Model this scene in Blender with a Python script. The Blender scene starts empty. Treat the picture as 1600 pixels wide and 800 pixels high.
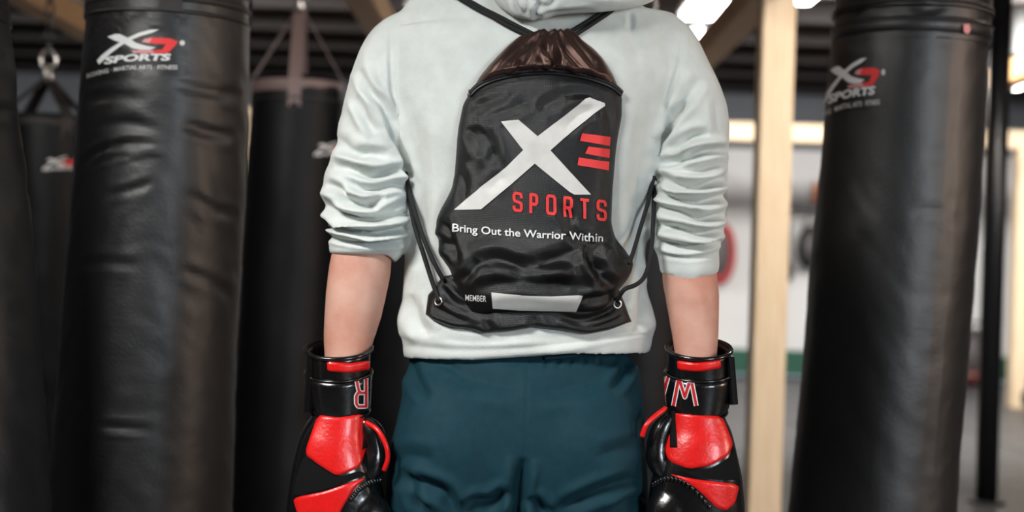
import bpy, bmesh, math, random
import numpy as np
from mathutils import Vector, Matrix, noise
from mathutils.bvhtree import BVHTree
from mathutils.geometry import delaunay_2d_cdt

random.seed(7)
rng = np.random.RandomState(7)
scene = bpy.context.scene
C = scene.collection

# ------------------------------------------------------------------ camera
ROLL = 0.030
CAM = Vector((0.0, 0.0, 1.12))
F = 1600 * 50.0 / 36.0
RV = Vector((math.cos(ROLL), 0, math.sin(ROLL)))
UV = Vector((-math.sin(ROLL), 0, math.cos(ROLL)))
FV = Vector((0, 1, 0))
cd = bpy.data.cameras.new('camera')
cd.lens = 50; cd.sensor_width = 36; cd.clip_start = 0.05; cd.clip_end = 100
cd.dof.use_dof = True; cd.dof.focus_distance = 2.40; cd.dof.aperture_fstop = 2.2
cam = bpy.data.objects.new('camera', cd); C.objects.link(cam)
M3 = Matrix((RV, UV, -FV)).transposed()
cam.matrix_world = Matrix.Translation(CAM) @ M3.to_4x4()
scene.camera = cam

# ------------------------------------------------------------------ world, lights, exposure
w = bpy.data.worlds.new('world'); scene.world = w; w.use_nodes = True
w.node_tree.nodes['Background'].inputs[0].default_value = (0.75, 0.85, 1.0, 1)
w.node_tree.nodes['Background'].inputs[1].default_value = 0.25
scene.view_settings.view_transform = 'Standard'
scene.view_settings.look = 'None'
scene.view_settings.gamma = 1.0
scene.view_settings.exposure = 0.85
scene.view_settings.use_curve_mapping = False
scene.cycles.sample_clamp_indirect = 3.0
scene.cycles.caustics_reflective = False

def area(name, loc, target, sx, sy, power, col):
    l = bpy.data.lights.new(name, 'AREA'); l.shape = 'RECTANGLE'; l.size = sx; l.size_y = sy
    l.energy = power; l.color = col
    o = bpy.data.objects.new(name, l); C.objects.link(o); o.location = loc
    d = Vector(target) - Vector(loc)
    o.rotation_euler = d.to_track_quat('-Z', 'Y').to_euler()
    return o
# daylight through the front window behind the camera
area('window_light', (3.7, -3.0, 2.05), (0.0, 2.6, 1.4), 1.9, 1.3, 110, (0.84, 0.93, 1.0))
# added warm fill by the right wall, gives the bags brown side highlights
area('warm_fill', (6.1, 0.9, 2.15), (0.0, 2.9, 1.7), 1.6, 1.2, 88, (1.0, 0.74, 0.58))
# ceiling fixtures above the training floor, and an added fill for the pine post
area('ceiling_lamp_key', (-1.7, 0.75, 2.93), (-0.2, 2.4, 1.3), 1.5, 0.6, 145, (1.0, 0.985, 0.96))
area('post_fill', (1.9, 4.2, 2.93), (1.2, 6.2, 1.0), 0.5, 1.0, 75, (1.0, 0.93, 0.86))  # unseen fill added to brighten the front of the pine post
area('ceiling_lamp_left', (-2.6, 3.6, 2.93), (-2.4, 4.6, 0), 0.4, 1.6, 9, (1.0, 0.93, 0.88))
area('ceiling_lamp_far', (2.8, 8.2, 2.93), (2.8, 14.4, 1.0), 3.4, 0.6, 330, (1.0, 0.98, 0.95))
area('ceiling_lamp_far_left', (-2.6, 8.2, 2.93), (-2.6, 14.4, 1.6), 2.0, 0.6, 190, (1.0, 0.98, 0.95))

# ------------------------------------------------------------------ helpers
def P(px, py, Y):
    a = (px - 800) / F; b = (400 - py) / F
    return CAM + (RV * a + UV * b + FV) * Y
def ray(px, py):
    a = (px - 800) / F; b = (400 - py) / F
    return (RV * a + UV * b + FV)
def to_px(co):
    d = co - np.array(CAM)
    Y = d[:, 1]
    return np.stack([800 + F * (d @ np.array(RV)) / Y, 400 - F * (d @ np.array(UV)) / Y], 1)

def srgb(r, g, b):
    f = lambda c: (c / 255 / 12.92) if c / 255 <= 0.04045 else ((c / 255 + 0.055) / 1.055) ** 2.4
    return (f(r), f(g), f(b), 1)

ORG = {}
def thing(name, label, cat, loc, group=None):
    o = bpy.data.objects.new(name, None); C.objects.link(o); o.location = loc
    o.empty_display_size = 0.1
    o['label'] = label; o['category'] = cat
    if group: o['group'] = group
    ORG[o.name] = Vector(loc)
    return o
def tag(o, label, cat, group=None):
    o['label'] = label; o['category'] = cat
    if group: o['group'] = group
    return o
def struct(o): o['kind'] = 'structure'; return o

def obj(name, verts, faces, m, parent=None, smooth=True, origin=None):
    me = bpy.data.meshes.new(name)
    if parent is not None: org = ORG[parent.name]
    elif origin is not None: org = Vector(origin)
    else: org = Vector((0, 0, 0))
    V = np.array([tuple(v) for v in verts], dtype=float).reshape(-1, 3) - np.array(org)
    me.from_pydata(V.tolist(), [], [tuple(int(i) for i in f) for f in faces])
    me.materials.append(m)
    if smooth: me.polygons.foreach_set('use_smooth', [True] * len(me.polygons))
    me.update()
    o = bpy.data.objects.new(name, me); C.objects.link(o)
    if parent is not None: o.parent = parent
    else: o.location = org
    ORG[o.name] = org
    return o

class MB:
    def __init__(s): s.v = []; s.f = []
    def add(s, v, f):
        n = len(s.v); s.v += [Vector(p) for p in v]; s.f += [tuple(i + n for i in q) for q in f]; return s
    def box(s, c, size, rot=None):
        c = Vector(c); h = Vector(size) / 2
        vs = []
        for x in (-1, 1):
            for y in (-1, 1):
                for z in (-1, 1):
                    p = Vector((x * h.x, y * h.y, z * h.z))
                    if rot is not None: p = rot @ p
                    vs.append(c + p)
        return s.add(vs, [(0, 1, 3, 2), (4, 6, 7, 5), (0, 4, 5, 1), (2, 3, 7, 6), (0, 2, 6, 4), (1, 5, 7, 3)])
    def beam(s, a, b, wx, wz, ch=0.008):
        # chamfered timber between two points
        a = Vector(a); b = Vector(b); t = (b - a).normalized()
        up = Vector((0, 0, 1)) if abs(t.z) < 0.9 else Vector((0, 1, 0))
        sd = t.cross(up).normalized(); up = sd.cross(t).normalized()
        x = wx / 2; z = wz / 2
        prof = [(x - ch, z), (x, z - ch), (x, -z + ch), (x - ch, -z), (-x + ch, -z), (-x, -z + ch), (-x, z - ch), (-x + ch, z)]
        rings = [[p + sd * q[0] + up * q[1] for q in prof] for p in (a, b)]
        return s.loft(rings)
    def loft(s, rings, cap=True, closed_len=False):
        n = len(rings[0]); base = len(s.v)
        for r in rings: s.v += [Vector(p) for p in r]
        m = len(rings)
        for i in range(m - 1 + (1 if closed_len else 0)):
            i2 = (i + 1) % m
            for j in range(n):
                j2 = (j + 1) % n
                s.f.append((base + i * n + j, base + i * n + j2, base + i2 * n + j2, base + i2 * n + j))
        if cap and not closed_len:
            for k, i in ((0, 0), (1, m - 1)):
                c = sum((Vector(p) for p in rings[i]), Vector()) / n
                s.v.append(c); ci = len(s.v) - 1
                for j in range(n):
                    j2 = (j + 1) % n
                    q = (base + i * n + j, base + i * n + j2, ci)
                    s.f.append(q[::-1] if k == 0 else q)
        return s
    def tube(s, pts, r, seg=10, closed=False):
        pts = [Vector(p) for p in pts]; n = len(pts); rings = []
        prev = None
        for i in range(n):
            if closed: t = (pts[(i + 1) % n] - pts[i - 1])
            else: t = pts[min(i + 1, n - 1)] - pts[max(i - 1, 0)]
            t.normalize()
            if prev is None:
                ref = Vector((0, 1, 0)) if abs(t.y) < 0.9 else Vector((1, 0, 0))
                a = t.cross(ref).normalized()
            else:
                a = (prev - t * prev.dot(t)).normalized()
            prev = a; b = t.cross(a)
            rr = r[i] if isinstance(r, (list, tuple)) else r
            rings.append([pts[i] + (a * math.cos(k * 2 * math.pi / seg) + b * math.sin(k * 2 * math.pi / seg)) * rr for k in range(seg)])
        return s.loft(rings, closed_len=closed)
    def ellipsoid(s, c, rx, ry, rz, nu=20, nv=12, rot=None):
        c = Vector(c); rings = []
        for i in range(1, nv):
            ph = math.pi * i / nv
            ring = []
            for j in range(nu):
                th = 2 * math.pi * j / nu
                p = Vector((rx * math.sin(ph) * math.cos(th), ry * math.sin(ph) * math.sin(th), -rz * math.cos(ph)))
                if rot is not None: p = rot @ p
                ring.append(c + p)
            rings.append(ring)
        return s.loft(rings)
    def lathe(s, prof, c, seg=32):
        c = Vector(c)
        return s.loft([[c + Vector((r * math.cos(2 * math.pi * j / seg), r * math.sin(2 * math.pi * j / seg), z)) for j in range(seg)] for r, z in prof])
    def build(s, name, m, parent=None, smooth=True, origin=None):
        return obj(name, s.v, s.f, m, parent, smooth, origin)

def spline(pts, n):
    """Catmull-Rom through points (lists of numbers)"""
    p = np.array(pts, float); k = len(p)
    out = []
    q = np.vstack([2 * p[0] - p[1], p, 2 * p[-1] - p[-2]])
    ts = np.linspace(0, k - 1, n)
    for t in ts:
        i = min(int(t), k - 2); f = t - i
        a, b, c, d = q[i], q[i + 1], q[i + 2], q[i + 3]
        out.append(0.5 * ((2 * b) + (c - a) * f + (2 * a - 5 * b + 4 * c - d) * f * f + (3 * b - a - 3 * c + d) * f ** 3))
    return np.array(out)

def chain(mb, rows, seg=36, n=None, ex=2.0, depth=None, flat_back=0.0):
    """rows: (px, py, rx_px, ry_m, Y): camera-facing cross-sections stacked along an axis"""
    rows = np.array(rows, float)
    R = spline(rows, n or len(rows) * 5)
    rings = []
    pts = [P(r[0], r[1], r[4]) for r in R]
    for i, r in enumerate(R):
        t = (pts[min(i + 1, len(pts) - 1)] - pts[max(i - 1, 0)]).normalized()
        sd = t.cross(FV).normalized()
        if sd.dot(RV) < 0: sd = -sd
        fv = sd.cross(t).normalized()
        if fv.y < 0: fv = -fv
        rx = r[2] * r[4] / F; ry = r[3]
        ring = []
        for k in range(seg):
            th = 2 * math.pi * k / seg
            c, s_ = math.cos(th), math.sin(th)
            cc = math.copysign(abs(c) ** (2 / ex), c); ss = math.copysign(abs(s_) ** (2 / ex), s_)
            ring.append(pts[i] + sd * (cc * rx) + fv * (ss * ry))
        rings.append(ring)
    mb.loft(rings)
    return mb

def fix_normals(verts, faces):
    me = bpy.data.meshes.new('tmp'); me.from_pydata([tuple(v) for v in verts], [], faces)
    bm = bmesh.new(); bm.from_mesh(me); bmesh.ops.recalc_face_normals(bm, faces=bm.faces); bm.to_mesh(me); bm.free()
    return me

def remesh(mb, voxel, smooth_it=3):
    """union of closed shapes into one continuous surface; returns numpy verts and faces"""
    me = fix_normals(mb.v, mb.f)
    o = bpy.data.objects.new('tmp', me); C.objects.link(o)
    md = o.modifiers.new('r', 'REMESH'); md.mode = 'VOXEL'; md.voxel_size = voxel
    dg = bpy.context.evaluated_depsgraph_get(); dg.update()
    m2 = bpy.data.meshes.new_from_object(o.evaluated_get(dg))
    V = np.empty(len(m2.vertices) * 3); m2.vertices.foreach_get('co', V); V = V.reshape(-1, 3)
    Fc = [tuple(p.vertices) for p in m2.polygons]
    bpy.data.objects.remove(o); bpy.data.meshes.remove(m2); bpy.data.meshes.remove(me)
    V = laplace(V, Fc, smooth_it)
    return V, Fc

def laplace(V, Fc, it, lam=0.6):
    E = set()
    for f in Fc:
        for i in range(len(f)):
            a, b = f[i], f[(i + 1) % len(f)]
            E.add((a, b) if a < b else (b, a))
    E = np.array(list(E)); n = len(V)
    deg = np.bincount(E[:, 0], minlength=n) + np.bincount(E[:, 1], minlength=n)
    deg = np.maximum(deg, 1)
    for _ in range(it):
        S = np.zeros_like(V)
        for k in range(3):
            S[:, k] = np.bincount(E[:, 0], V[E[:, 1], k], n) + np.bincount(E[:, 1], V[E[:, 0], k], n)
        V = V + lam * (S / deg[:, None] - V)
    return V

def normals(V, Fc):
    me = bpy.data.meshes.new('tmp'); me.from_pydata(V.tolist(), [], Fc); me.update()
    N = np.empty(len(V) * 3); me.vertices.foreach_get('normal', N); bpy.data.meshes.remove(me)
    return N.reshape(-1, 3)

def bvh_of(V, Fc): return BVHTree.FromPolygons([tuple(v) for v in V], [tuple(f) for f in Fc])

def poly_dist(Q, pts):
    """distance of Q (n,2) to polyline and the arc parameter of the nearest point"""
    pts = np.array(pts, float)
    L = np.concatenate([[0], np.cumsum(np.linalg.norm(np.diff(pts, axis=0), axis=1))])
    best = np.full(len(Q), 1e9); par = np.zeros(len(Q)); side = np.zeros(len(Q))
    for i in range(len(pts) - 1):
        a, b = pts[i], pts[i + 1]; d = b - a; l2 = (d @ d) + 1e-9
        t = np.clip(((Q - a) @ d) / l2, 0, 1)
        r = Q - (a + t[:, None] * d); dist = np.hypot(r[:, 0], r[:, 1])
        m = dist < best
        best[m] = dist[m]; par[m] = ((L[i] + t * math.sqrt(l2)) / L[-1])[m]
        side[m] = np.sign(d[0] * r[:, 1] - d[1] * r[:, 0])[m]
    return best, par, side

def folds(V, Fc, lst, front=True):
    """cloth folds: (polyline px, sigma px, depth mm): positive depth is a valley with soft ridges beside it"""
    N = normals(V, Fc); Q = to_px(V)
    view = V - np.array(CAM); view /= np.linalg.norm(view, axis=1)[:, None]
    facing = -(N * view).sum(1)
    wgt = np.clip((facing + 0.45) / 0.5, 0, 1) if front else np.ones(len(V))
    D = np.zeros(len(V))
    for pts, sg, dep in lst:
        p = spline(pts, max(8, 5 * len(pts)))
        lo = p.min(0) - 5 * sg; hi = p.max(0) + 5 * sg
        idx = np.where((Q[:, 0] > lo[0]) & (Q[:, 0] < hi[0]) & (Q[:, 1] > lo[1]) & (Q[:, 1] < hi[1]) & (wgt > 0))[0]
        if len(idx) == 0: continue
        d, t, sd = poly_dist(Q[idx], p)
        tp = np.clip(np.minimum(t, 1 - t) / 0.25, 0, 1) ** 0.7 + 0.02
        x = d / sg
        prof = -np.exp(-np.abs(x) ** 1.35) + 0.5 * np.exp(-((x - 2.1) / 0.95) ** 2)
        D[idx] += prof * dep * 0.001 * tp
    return V + N * (D * wgt)[:, None]

# ------------------------------------------------------------------ materials
MATS = {}
def mat(name, col, rough=0.6, metal=0.0, noise_amt=0.0, noise_scale=20, bump=0.0, bump_scale=200, spec=0.5,
        coat=0.0, sheen=0.0, sheen_tint=None, stretch=None, col2=None, emit=None, estr=0, coat_rough=0.1, spec_tint=None, weave=0, weave_scale=900, aniso=0):
    if name in MATS: return MATS[name]
    m = bpy.data.materials.new(name); m.use_nodes = True; MATS[name] = m
    nt = m.node_tree; b = nt.nodes['Principled BSDF']
    b.inputs['Base Color'].default_value = col
    b.inputs['Roughness'].default_value = rough
    b.inputs['Metallic'].default_value = metal
    b.inputs['Specular IOR Level'].default_value = spec
    b.inputs['Coat Weight'].default_value = coat; b.inputs['Coat Roughness'].default_value = coat_rough
    b.inputs['Sheen Weight'].default_value = sheen
    if sheen_tint: b.inputs['Sheen Tint'].default_value = sheen_tint
    if spec_tint: b.inputs['Specular Tint'].default_value = spec_tint
    if emit: b.inputs['Emission Color'].default_value = emit; b.inputs['Emission Strength'].default_value = estr
    tc = nt.nodes.new('ShaderNodeTexCoord'); mp = nt.nodes.new('ShaderNodeMapping')
    nt.links.new(tc.outputs['Object'], mp.inputs[0])
    if stretch: mp.inputs['Scale'].default_value = stretch
    if noise_amt > 0:
        nz = nt.nodes.new('ShaderNodeTexNoise'); nz.inputs['Scale'].default_value = noise_scale; nz.inputs['Detail'].default_value = 5
        nt.links.new(mp.outputs[0], nz.inputs['Vector'])
        mx = nt.nodes.new('ShaderNodeMix'); mx.data_type = 'RGBA'
        mx.inputs['A'].default_value = col
        mx.inputs['B'].default_value = col2 if col2 else tuple(c * (1 - noise_amt) for c in col[:3]) + (1,)
        rp = nt.nodes.new('ShaderNodeValToRGB'); rp.color_ramp.elements[0].position = 0.35; rp.color_ramp.elements[1].position = 0.68
        nt.links.new(nz.outputs['Fac'], rp.inputs[0]); nt.links.new(rp.outputs['Color'], mx.inputs['Factor'])
        nt.links.new(mx.outputs['Result'], b.inputs['Base Color'])
    last = None
    if bump > 0:
        nb = nt.nodes.new('ShaderNodeTexNoise'); nb.inputs['Scale'].default_value = bump_scale; nb.inputs['Detail'].default_value = 4
        nt.links.new(mp.outputs[0], nb.inputs['Vector'])
        bp = nt.nodes.new('ShaderNodeBump'); bp.inputs['Strength'].default_value = bump; bp.inputs['Distance'].default_value = 0.002
        nt.links.new(nb.outputs['Fac'], bp.inputs['Height']); last = bp
    if weave > 0:
        h = None
        for ax in ('X', 'Z'):
            wv = nt.nodes.new('ShaderNodeTexWave'); wv.bands_direction = ax; wv.inputs['Scale'].default_value = weave_scale / 6.28
            wv.inputs['Distortion'].default_value = 0.6
            nt.links.new(tc.outputs['Object'], wv.inputs['Vector'])
            if h is None: h = wv.outputs['Fac']
            else:
                ma = nt.nodes.new('ShaderNodeMath'); ma.operation = 'ADD'
                nt.links.new(h, ma.inputs[0]); nt.links.new(wv.outputs['Fac'], ma.inputs[1]); h = ma.outputs[0]
        b2 = nt.nodes.new('ShaderNodeBump'); b2.inputs['Strength'].default_value = weave; b2.inputs['Distance'].default_value = 0.001
        nt.links.new(h, b2.inputs['Height'])
        if last: nt.links.new(last.outputs[0], b2.inputs['Normal'])
        last = b2
    if last: nt.links.new(last.outputs[0], b.inputs['Normal'])
    return m

m_hoodie = mat('hoodie_fleece', srgb(212, 217, 213), 0.95, noise_amt=0.10, noise_scale=30, bump=0.35, bump_scale=450, spec=0.15, sheen=0.15)
m_rib = mat('hoodie_rib', srgb(205, 214, 211), 0.95, bump=0.5, bump_scale=300, spec=0.15)
m_shorts = mat('teal_jersey', srgb(17, 54, 65), 0.72, noise_amt=0.15, noise_scale=60, bump=0.3, bump_scale=700, spec=0.2, sheen=0.08, sheen_tint=srgb(90, 150, 170))
m_skin = mat('skin', srgb(206, 160, 142), 0.55, noise_amt=0.5, noise_scale=14, col2=srgb(190, 132, 112), bump=0.25, bump_scale=260, spec=0.35)
m_skin.node_tree.nodes['Principled BSDF'].inputs['Subsurface Weight'].default_value = 0.08
m_skin.node_tree.nodes['Principled BSDF'].inputs['Subsurface Radius'].default_value = (0.01, 0.004, 0.002)
m_hair = mat('dark_hair', srgb(46, 32, 24), 0.5, bump=0.6, bump_scale=120, stretch=(1, 1, 0.2))
m_nylon = mat('black_nylon', srgb(8, 9, 11), 0.40, bump=0.10, bump_scale=90, spec=0.5, weave=0.30, weave_scale=1300)
m_nylon_top = mat('gathered_nylon', srgb(25, 19, 18), 0.36, spec=1.0, spec_tint=srgb(255, 205, 190), sheen=0.12, sheen_tint=srgb(220, 160, 140), weave=0.15, weave_scale=1800)  # warm highlight put into the brown base and pinkish specular tint
m_cord = mat('black_cord', srgb(14, 15, 17), 0.75, bump=0.6, bump_scale=700)
m_zip = mat('zip_teeth', srgb(18, 17, 18), 0.35, spec=0.6)
m_print = mat('white_print', srgb(226, 226, 224), 0.6, spec=0.3)
m_print_grey = mat('grey_print', srgb(216, 215, 211), 0.55, noise_amt=0.08, noise_scale=60, spec=0.3)
m_print_red = mat('red_print', srgb(232, 62, 62), 0.55, spec=0.3)
m_print_pink = mat('pink_print', srgb(225, 150, 150), 0.55, spec=0.3)
m_chrome = mat('steel', srgb(200, 196, 190), 0.25, metal=1.0)
m_leather = mat('bag_leather', srgb(9, 9, 11), 0.47, noise_amt=0.3, noise_scale=9, bump=0.30, bump_scale=140, spec=0.75)
m_leather_far = mat('bag_leather_far', srgb(9, 9, 11), 0.5, bump=0.25, bump_scale=120, spec=0.22)
m_strap_light = mat('bag_webbing_pale_lit', srgb(122, 102, 98), 0.55, bump=0.5, bump_scale=300)  # paler copy of the webbing, light on the straps put into its colour
m_strap = mat('bag_webbing', srgb(34, 29, 28), 0.55, bump=0.5, bump_scale=300)
m_patch = mat('patch_vinyl', srgb(9, 9, 11), 0.42, bump=0.2, bump_scale=160, spec=0.6)
m_gblack = mat('glove_black_leather', srgb(10, 10, 11), 0.24, bump=0.25, bump_scale=110, spec=0.6, coat=0.3)
m_gmatte = mat('glove_mesh', srgb(9, 9, 10), 0.85, bump=0.6, bump_scale=600, spec=0.2)
m_gred = mat('glove_red_leather', srgb(222, 24, 22), 0.32, noise_amt=0.12, noise_scale=40, bump=0.30, bump_scale=170, spec=0.5, coat=0.15)
m_gred_dark = mat('glove_letter_red', srgb(190, 22, 34), 0.5)
m_piping = mat('glove_piping', srgb(16, 15, 16), 0.22, coat=0.5)
m_wood = mat('pine_timber', srgb(232, 210, 178), 0.6, noise_amt=0.5, noise_scale=6, col2=srgb(220, 192, 156), stretch=(14, 14, 0.8), bump=0.15, bump_scale=40)
m_wood_y = mat('pine_timber_lengthwise', srgb(214, 168, 118), 0.6, noise_amt=0.5, noise_scale=6, col2=srgb(192, 144, 96), stretch=(14, 0.8, 14), bump=0.15, bump_scale=40)
m_wood_x = mat('pine_timber_across', srgb(232, 210, 178), 0.6, noise_amt=0.5, noise_scale=6, col2=srgb(220, 192, 156), stretch=(0.8, 14, 14), bump=0.15, bump_scale=40)
m_wall_w = mat('white_paint', srgb(226, 224, 222), 0.85, noise_amt=0.05, noise_scale=2)
m_wall_d = mat('charcoal_paint', srgb(104, 107, 113), 0.9, noise_amt=0.12, noise_scale=2)
m_wall_side = mat('grey_paint', srgb(96, 97, 102), 0.9, noise_amt=0.1, noise_scale=2)
m_ceil = mat('dark_ceiling', srgb(42, 40, 41), 0.95, noise_amt=0.2, noise_scale=3)
m_joist = mat('dark_joist', srgb(50, 46, 46), 0.9)
m_green = mat('green_paint', srgb(32, 84, 66), 0.7)
m_floor = mat('floor_slab', srgb(60, 60, 60), 0.8)
m_tile = mat('rubber_tile', srgb(92, 91, 92), 0.42, noise_amt=0.25, noise_scale=5, bump=0.15, bump_scale=80, spec=0.4)
m_black_steel = mat('black_steel', srgb(16, 17, 19), 0.35, spec=0.6)
m_grey_steel = mat('grey_steel', srgb(78, 74, 73), 0.5, metal=0.4)
m_lamp = mat('lamp_diffuser', srgb(255, 255, 255), 0.5, emit=(1, 0.98, 0.96, 1), estr=14)
m_housing = mat('lamp_housing', srgb(210, 210, 208), 0.5)
m_duct = mat('galvanised_duct', srgb(120, 120, 120), 0.45, metal=0.1, noise_amt=0.1, noise_scale=8)
m_red_pad = mat('red_vinyl', srgb(168, 28, 24), 0.4)
m_black_pad = mat('black_vinyl', srgb(18, 18, 19), 0.4)
m_grey_pad = mat('grey_vinyl', srgb(72, 66, 66), 0.5)
m_orange = mat('orange_plastic', srgb(240, 140, 90), 0.45)
m_glass = mat('window_pane', srgb(220, 230, 238), 0.1, emit=(0.86, 0.94, 1.0, 1), estr=1.0)

# ------------------------------------------------------------------ the room
X0, X1, Y0, Y1, ZC = -5.2, 6.2, -3.2, 14.4, 3.0
def slab(name, c, size, m): return struct(MB().box(c, size).build(name, m, None, False))
floor = slab('floor', ((X0 + X1) / 2, (Y0 + Y1) / 2, -0.06), (X1 - X0, Y1 - Y0, 0.08), m_floor)
tm = MB(); ts = 1.2; tw = ts - 0.012
tm.loft([[Vector((x * a, y * a, z)) for x, y in ((-1, -1), (1, -1), (1, 1), (-1, 1))] for a, z in ((tw / 2, -0.02), (tw / 2, -0.004), (tw / 2 - 0.004, 0))])
tile0 = None
nx = int((X1 - X0) / ts); ny = int((Y1 - Y0) / ts) + 1
for i in range(nx + 1):
    for j in range(ny):
        x = X0 + ts * (i + 0.5); y = Y0 + ts * (j + 0.5)
        if x + ts / 2 > X1 + 0.02 or y + ts / 2 > Y1 + 0.02: continue
        if tile0 is None:
            tile0 = tm.build('floor_tile', m_tile, None, False); t = tile0
        else:
            t = bpy.data.objects.new('floor_tile', tile0.data); C.objects.link(t)
        t.parent = floor; t.location = (x, y, 0)
ceiling = slab('ceiling', ((X0 + X1) / 2, (Y0 + Y1) / 2, ZC + 0.05), (X1 - X0 + 0.4, Y1 - Y0 + 0.4, 0.1), m_ceil)
for k in range(14):
    y = 1.2 + k * 0.98
    MB().box(((X0 + X1) / 2, y, ZC - 0.09), (X1 - X0, 0.07, 0.18)).build('joist', m_joist, ceiling, False)
wall_far = slab('wall_far', ((X0 + X1) / 2, Y1 + 0.1, 1.14), (X1 - X0 + 0.4, 0.2, 2.28), m_wall_w)
MB().box(((X0 + X1) / 2, Y1 + 0.09, 2.64), (X1 - X0 + 0.4, 0.2, 0.72)).build('upper_wall_panel', m_wall_d, wall_far, False)
trim = slab('baseboard_far', ((X0 + X1) / 2, Y1 - 0.015, 0.125), (X1 - X0, 0.03, 0.25), m_green)
slab('wall_left', (X0 - 0.1, (Y0 + Y1) / 2, ZC / 2), (0.2, Y1 - Y0, ZC), m_wall_side)
slab('wall_right', (X1 + 0.1, (Y0 + Y1) / 2, ZC / 2), (0.2, Y1 - Y0, ZC), m_wall_side)
# wall behind the camera with the window opening
wb = MB(); yb = Y0 - 0.1
wb.box(((X0 + X1) / 2, yb, 0.55), (X1 - X0, 0.2, 1.1)); wb.box(((X0 + X1) / 2, yb, 2.9), (X1 - X0, 0.2, 0.2))
wb.box(((X0 + 1.9) / 2, yb, 1.95), (1.9 - X0, 0.2, 1.7)); wb.box(((X1 + 5.5) / 2, yb, 1.95), (X1 - 5.5, 0.2, 1.7))
struct(wb.build('wall_back', m_wall_side, None, False))
win = MB()
for x in (1.93, 3.1, 4.3, 5.47): win.box((x, yb, 1.95), (0.06, 0.1, 1.7))
for z in (1.13, 2.77): win.box((3.7, yb, z), (3.6, 0.1, 0.06))
win1 = struct(win.build('window_1', m_black_steel, None, False))
for x in (2.515, 3.7, 4.885):
    MB().box((x, yb, 1.95), (1.1, 0.012, 1.58)).build('pane', m_glass, win1, False)

m_glass_warm = mat('added_door_pane', srgb(255, 225, 200), 0.2, emit=(1.0, 0.78, 0.62, 1), estr=0.8)  # unseen door with glowing pane, added to go with the warm fill
dr = MB()
for y in (-0.05, 1.85): dr.box((X1 - 0.03, y, 1.38), (0.06, 0.1, 2.76))
for z in (0.6, 2.73): dr.box((X1 - 0.03, 0.9, z), (0.06, 1.8, 0.1))
added_door = struct(dr.build('added_door_1', m_black_steel, None, False))
MB().box((X1 - 0.02, 0.9, 1.665), (0.02, 1.8, 2.03)).build('pane', m_glass_warm, added_door, False)
MB().box((X1 - 0.02, 0.9, 0.275), (0.03, 1.8, 0.55)).build('kick_panel', m_black_steel, added_door, False)

# timber bag rack: posts, long beams and cross beams
rack = thing('bag_rack', 'pale pine timber rack of square posts and overhead beams holding the bags', 'rack', (1.08, 6.0, 0))
ZB = 2.34; TW = 0.14
for x in (-2.42, -0.74, 1.09, 3.07):
    MB().beam((x, 1.2, ZB), (x, 11.78, ZB), TW, TW).build('long_beam', m_wood_y, rack, False)
for y in (1.3, 2.75, 3.4, 5.4):
    MB().beam((-2.6, y, ZB + TW), (3.3, y, ZB + TW), TW, TW).build('cross_beam', m_wood_x, rack, False)
MB().beam((-2.6, 11.7, 2.196), (5.6, 11.7, 2.196), TW, 0.148).build('cross_beam', m_wood_x, rack, False)
for x, y, top in ((1.085, 6.0, 2.27), (-2.2, 11.7, 2.122), (4.19, 11.7, 2.122), (-2.42, 1.3, 2.27), (3.07, 1.3, 2.27)):
    MB().beam((x, y, 0.0), (x, y, top), TW, TW).build('post', m_wood, rack, False)

# black round steel post standing on the floor
pp = P(1541, 779, 6.86)
sp = thing('steel_post', 'slim black round steel post standing right beside the tall heavy bag', 'post', (pp.x, 6.86, 0))
MB().lathe([(0.052, 0.012), (0.052, 2.98)], (pp.x, 6.86, 0), 32).build('shaft', m_black_steel, sp)
MB().lathe([(0.09, 0.0), (0.09, 0.010), (0.06, 0.014)], (pp.x, 6.86, 0), 32).build('base_plate', m_black_steel, sp)
MB().lathe([(0.09, 2.98), (0.09, 3.0)], (pp.x, 6.86, 0), 32).build('top_plate', m_black_steel, sp)

# ceiling lights in view
def ceiling_light(x, y, lx, ly, label, z=2.78, lamp=None):
    t = thing('ceiling_light', label, 'light', (x, y, ZC), 'ceiling lights of the hall')
    MB().box((x, y, z + 0.03), (lx + 0.04, ly + 0.04, 0.05)).build('housing', m_housing, t, False)
    MB().box((x, y, z - 0.005), (lx, ly, 0.03)).build('diffuser', m_lamp, t, False)
    for s in (-0.3, 0.3):
        MB().box((x, y + s * ly, (z + 0.055 + ZC) / 2), (0.012, 0.012, ZC - z - 0.055)).build('hanger', m_black_steel, t, False)
def light_at(px, py, lx, ly, label, z=2.78):
    d = (z - 1.12) * F / (400 + (px - 800) * ROLL - py)
    ceiling_light((px - 800) / F * d, d, lx, ly, label, z)
light_at(1088, 13, 0.22, 0.62, 'white ceiling light seen just over the hoodie shoulder')
light_at(1184, 3, 0.22, 0.50, 'white ceiling light touching the pine post top')
light_at(1084, 52, 0.14, 0.30, 'small white ceiling light peeping over the hoodie shoulder')
light_at(1600, 126, 0.12, 0.9, 'white ceiling light right of the black steel post')
light_at(1541, 136, 0.07, 0.5, 'narrow white ceiling light between heavy bag and steel post')
light_at(1222, -6, 0.3, 0.3, 'white ceiling light just above the pine post')
# steel trolley rail beside the beam
tr = MB().beam((1.36, 6.4, 2.56), (1.36, 12.2, 2.56), 0.1, 0.09, 0.01).build('trolley_rail', m_grey_steel, None, False)
tag(tr, 'dark grey steel rail running beside the pine beam under the ceiling', 'rail')
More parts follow.
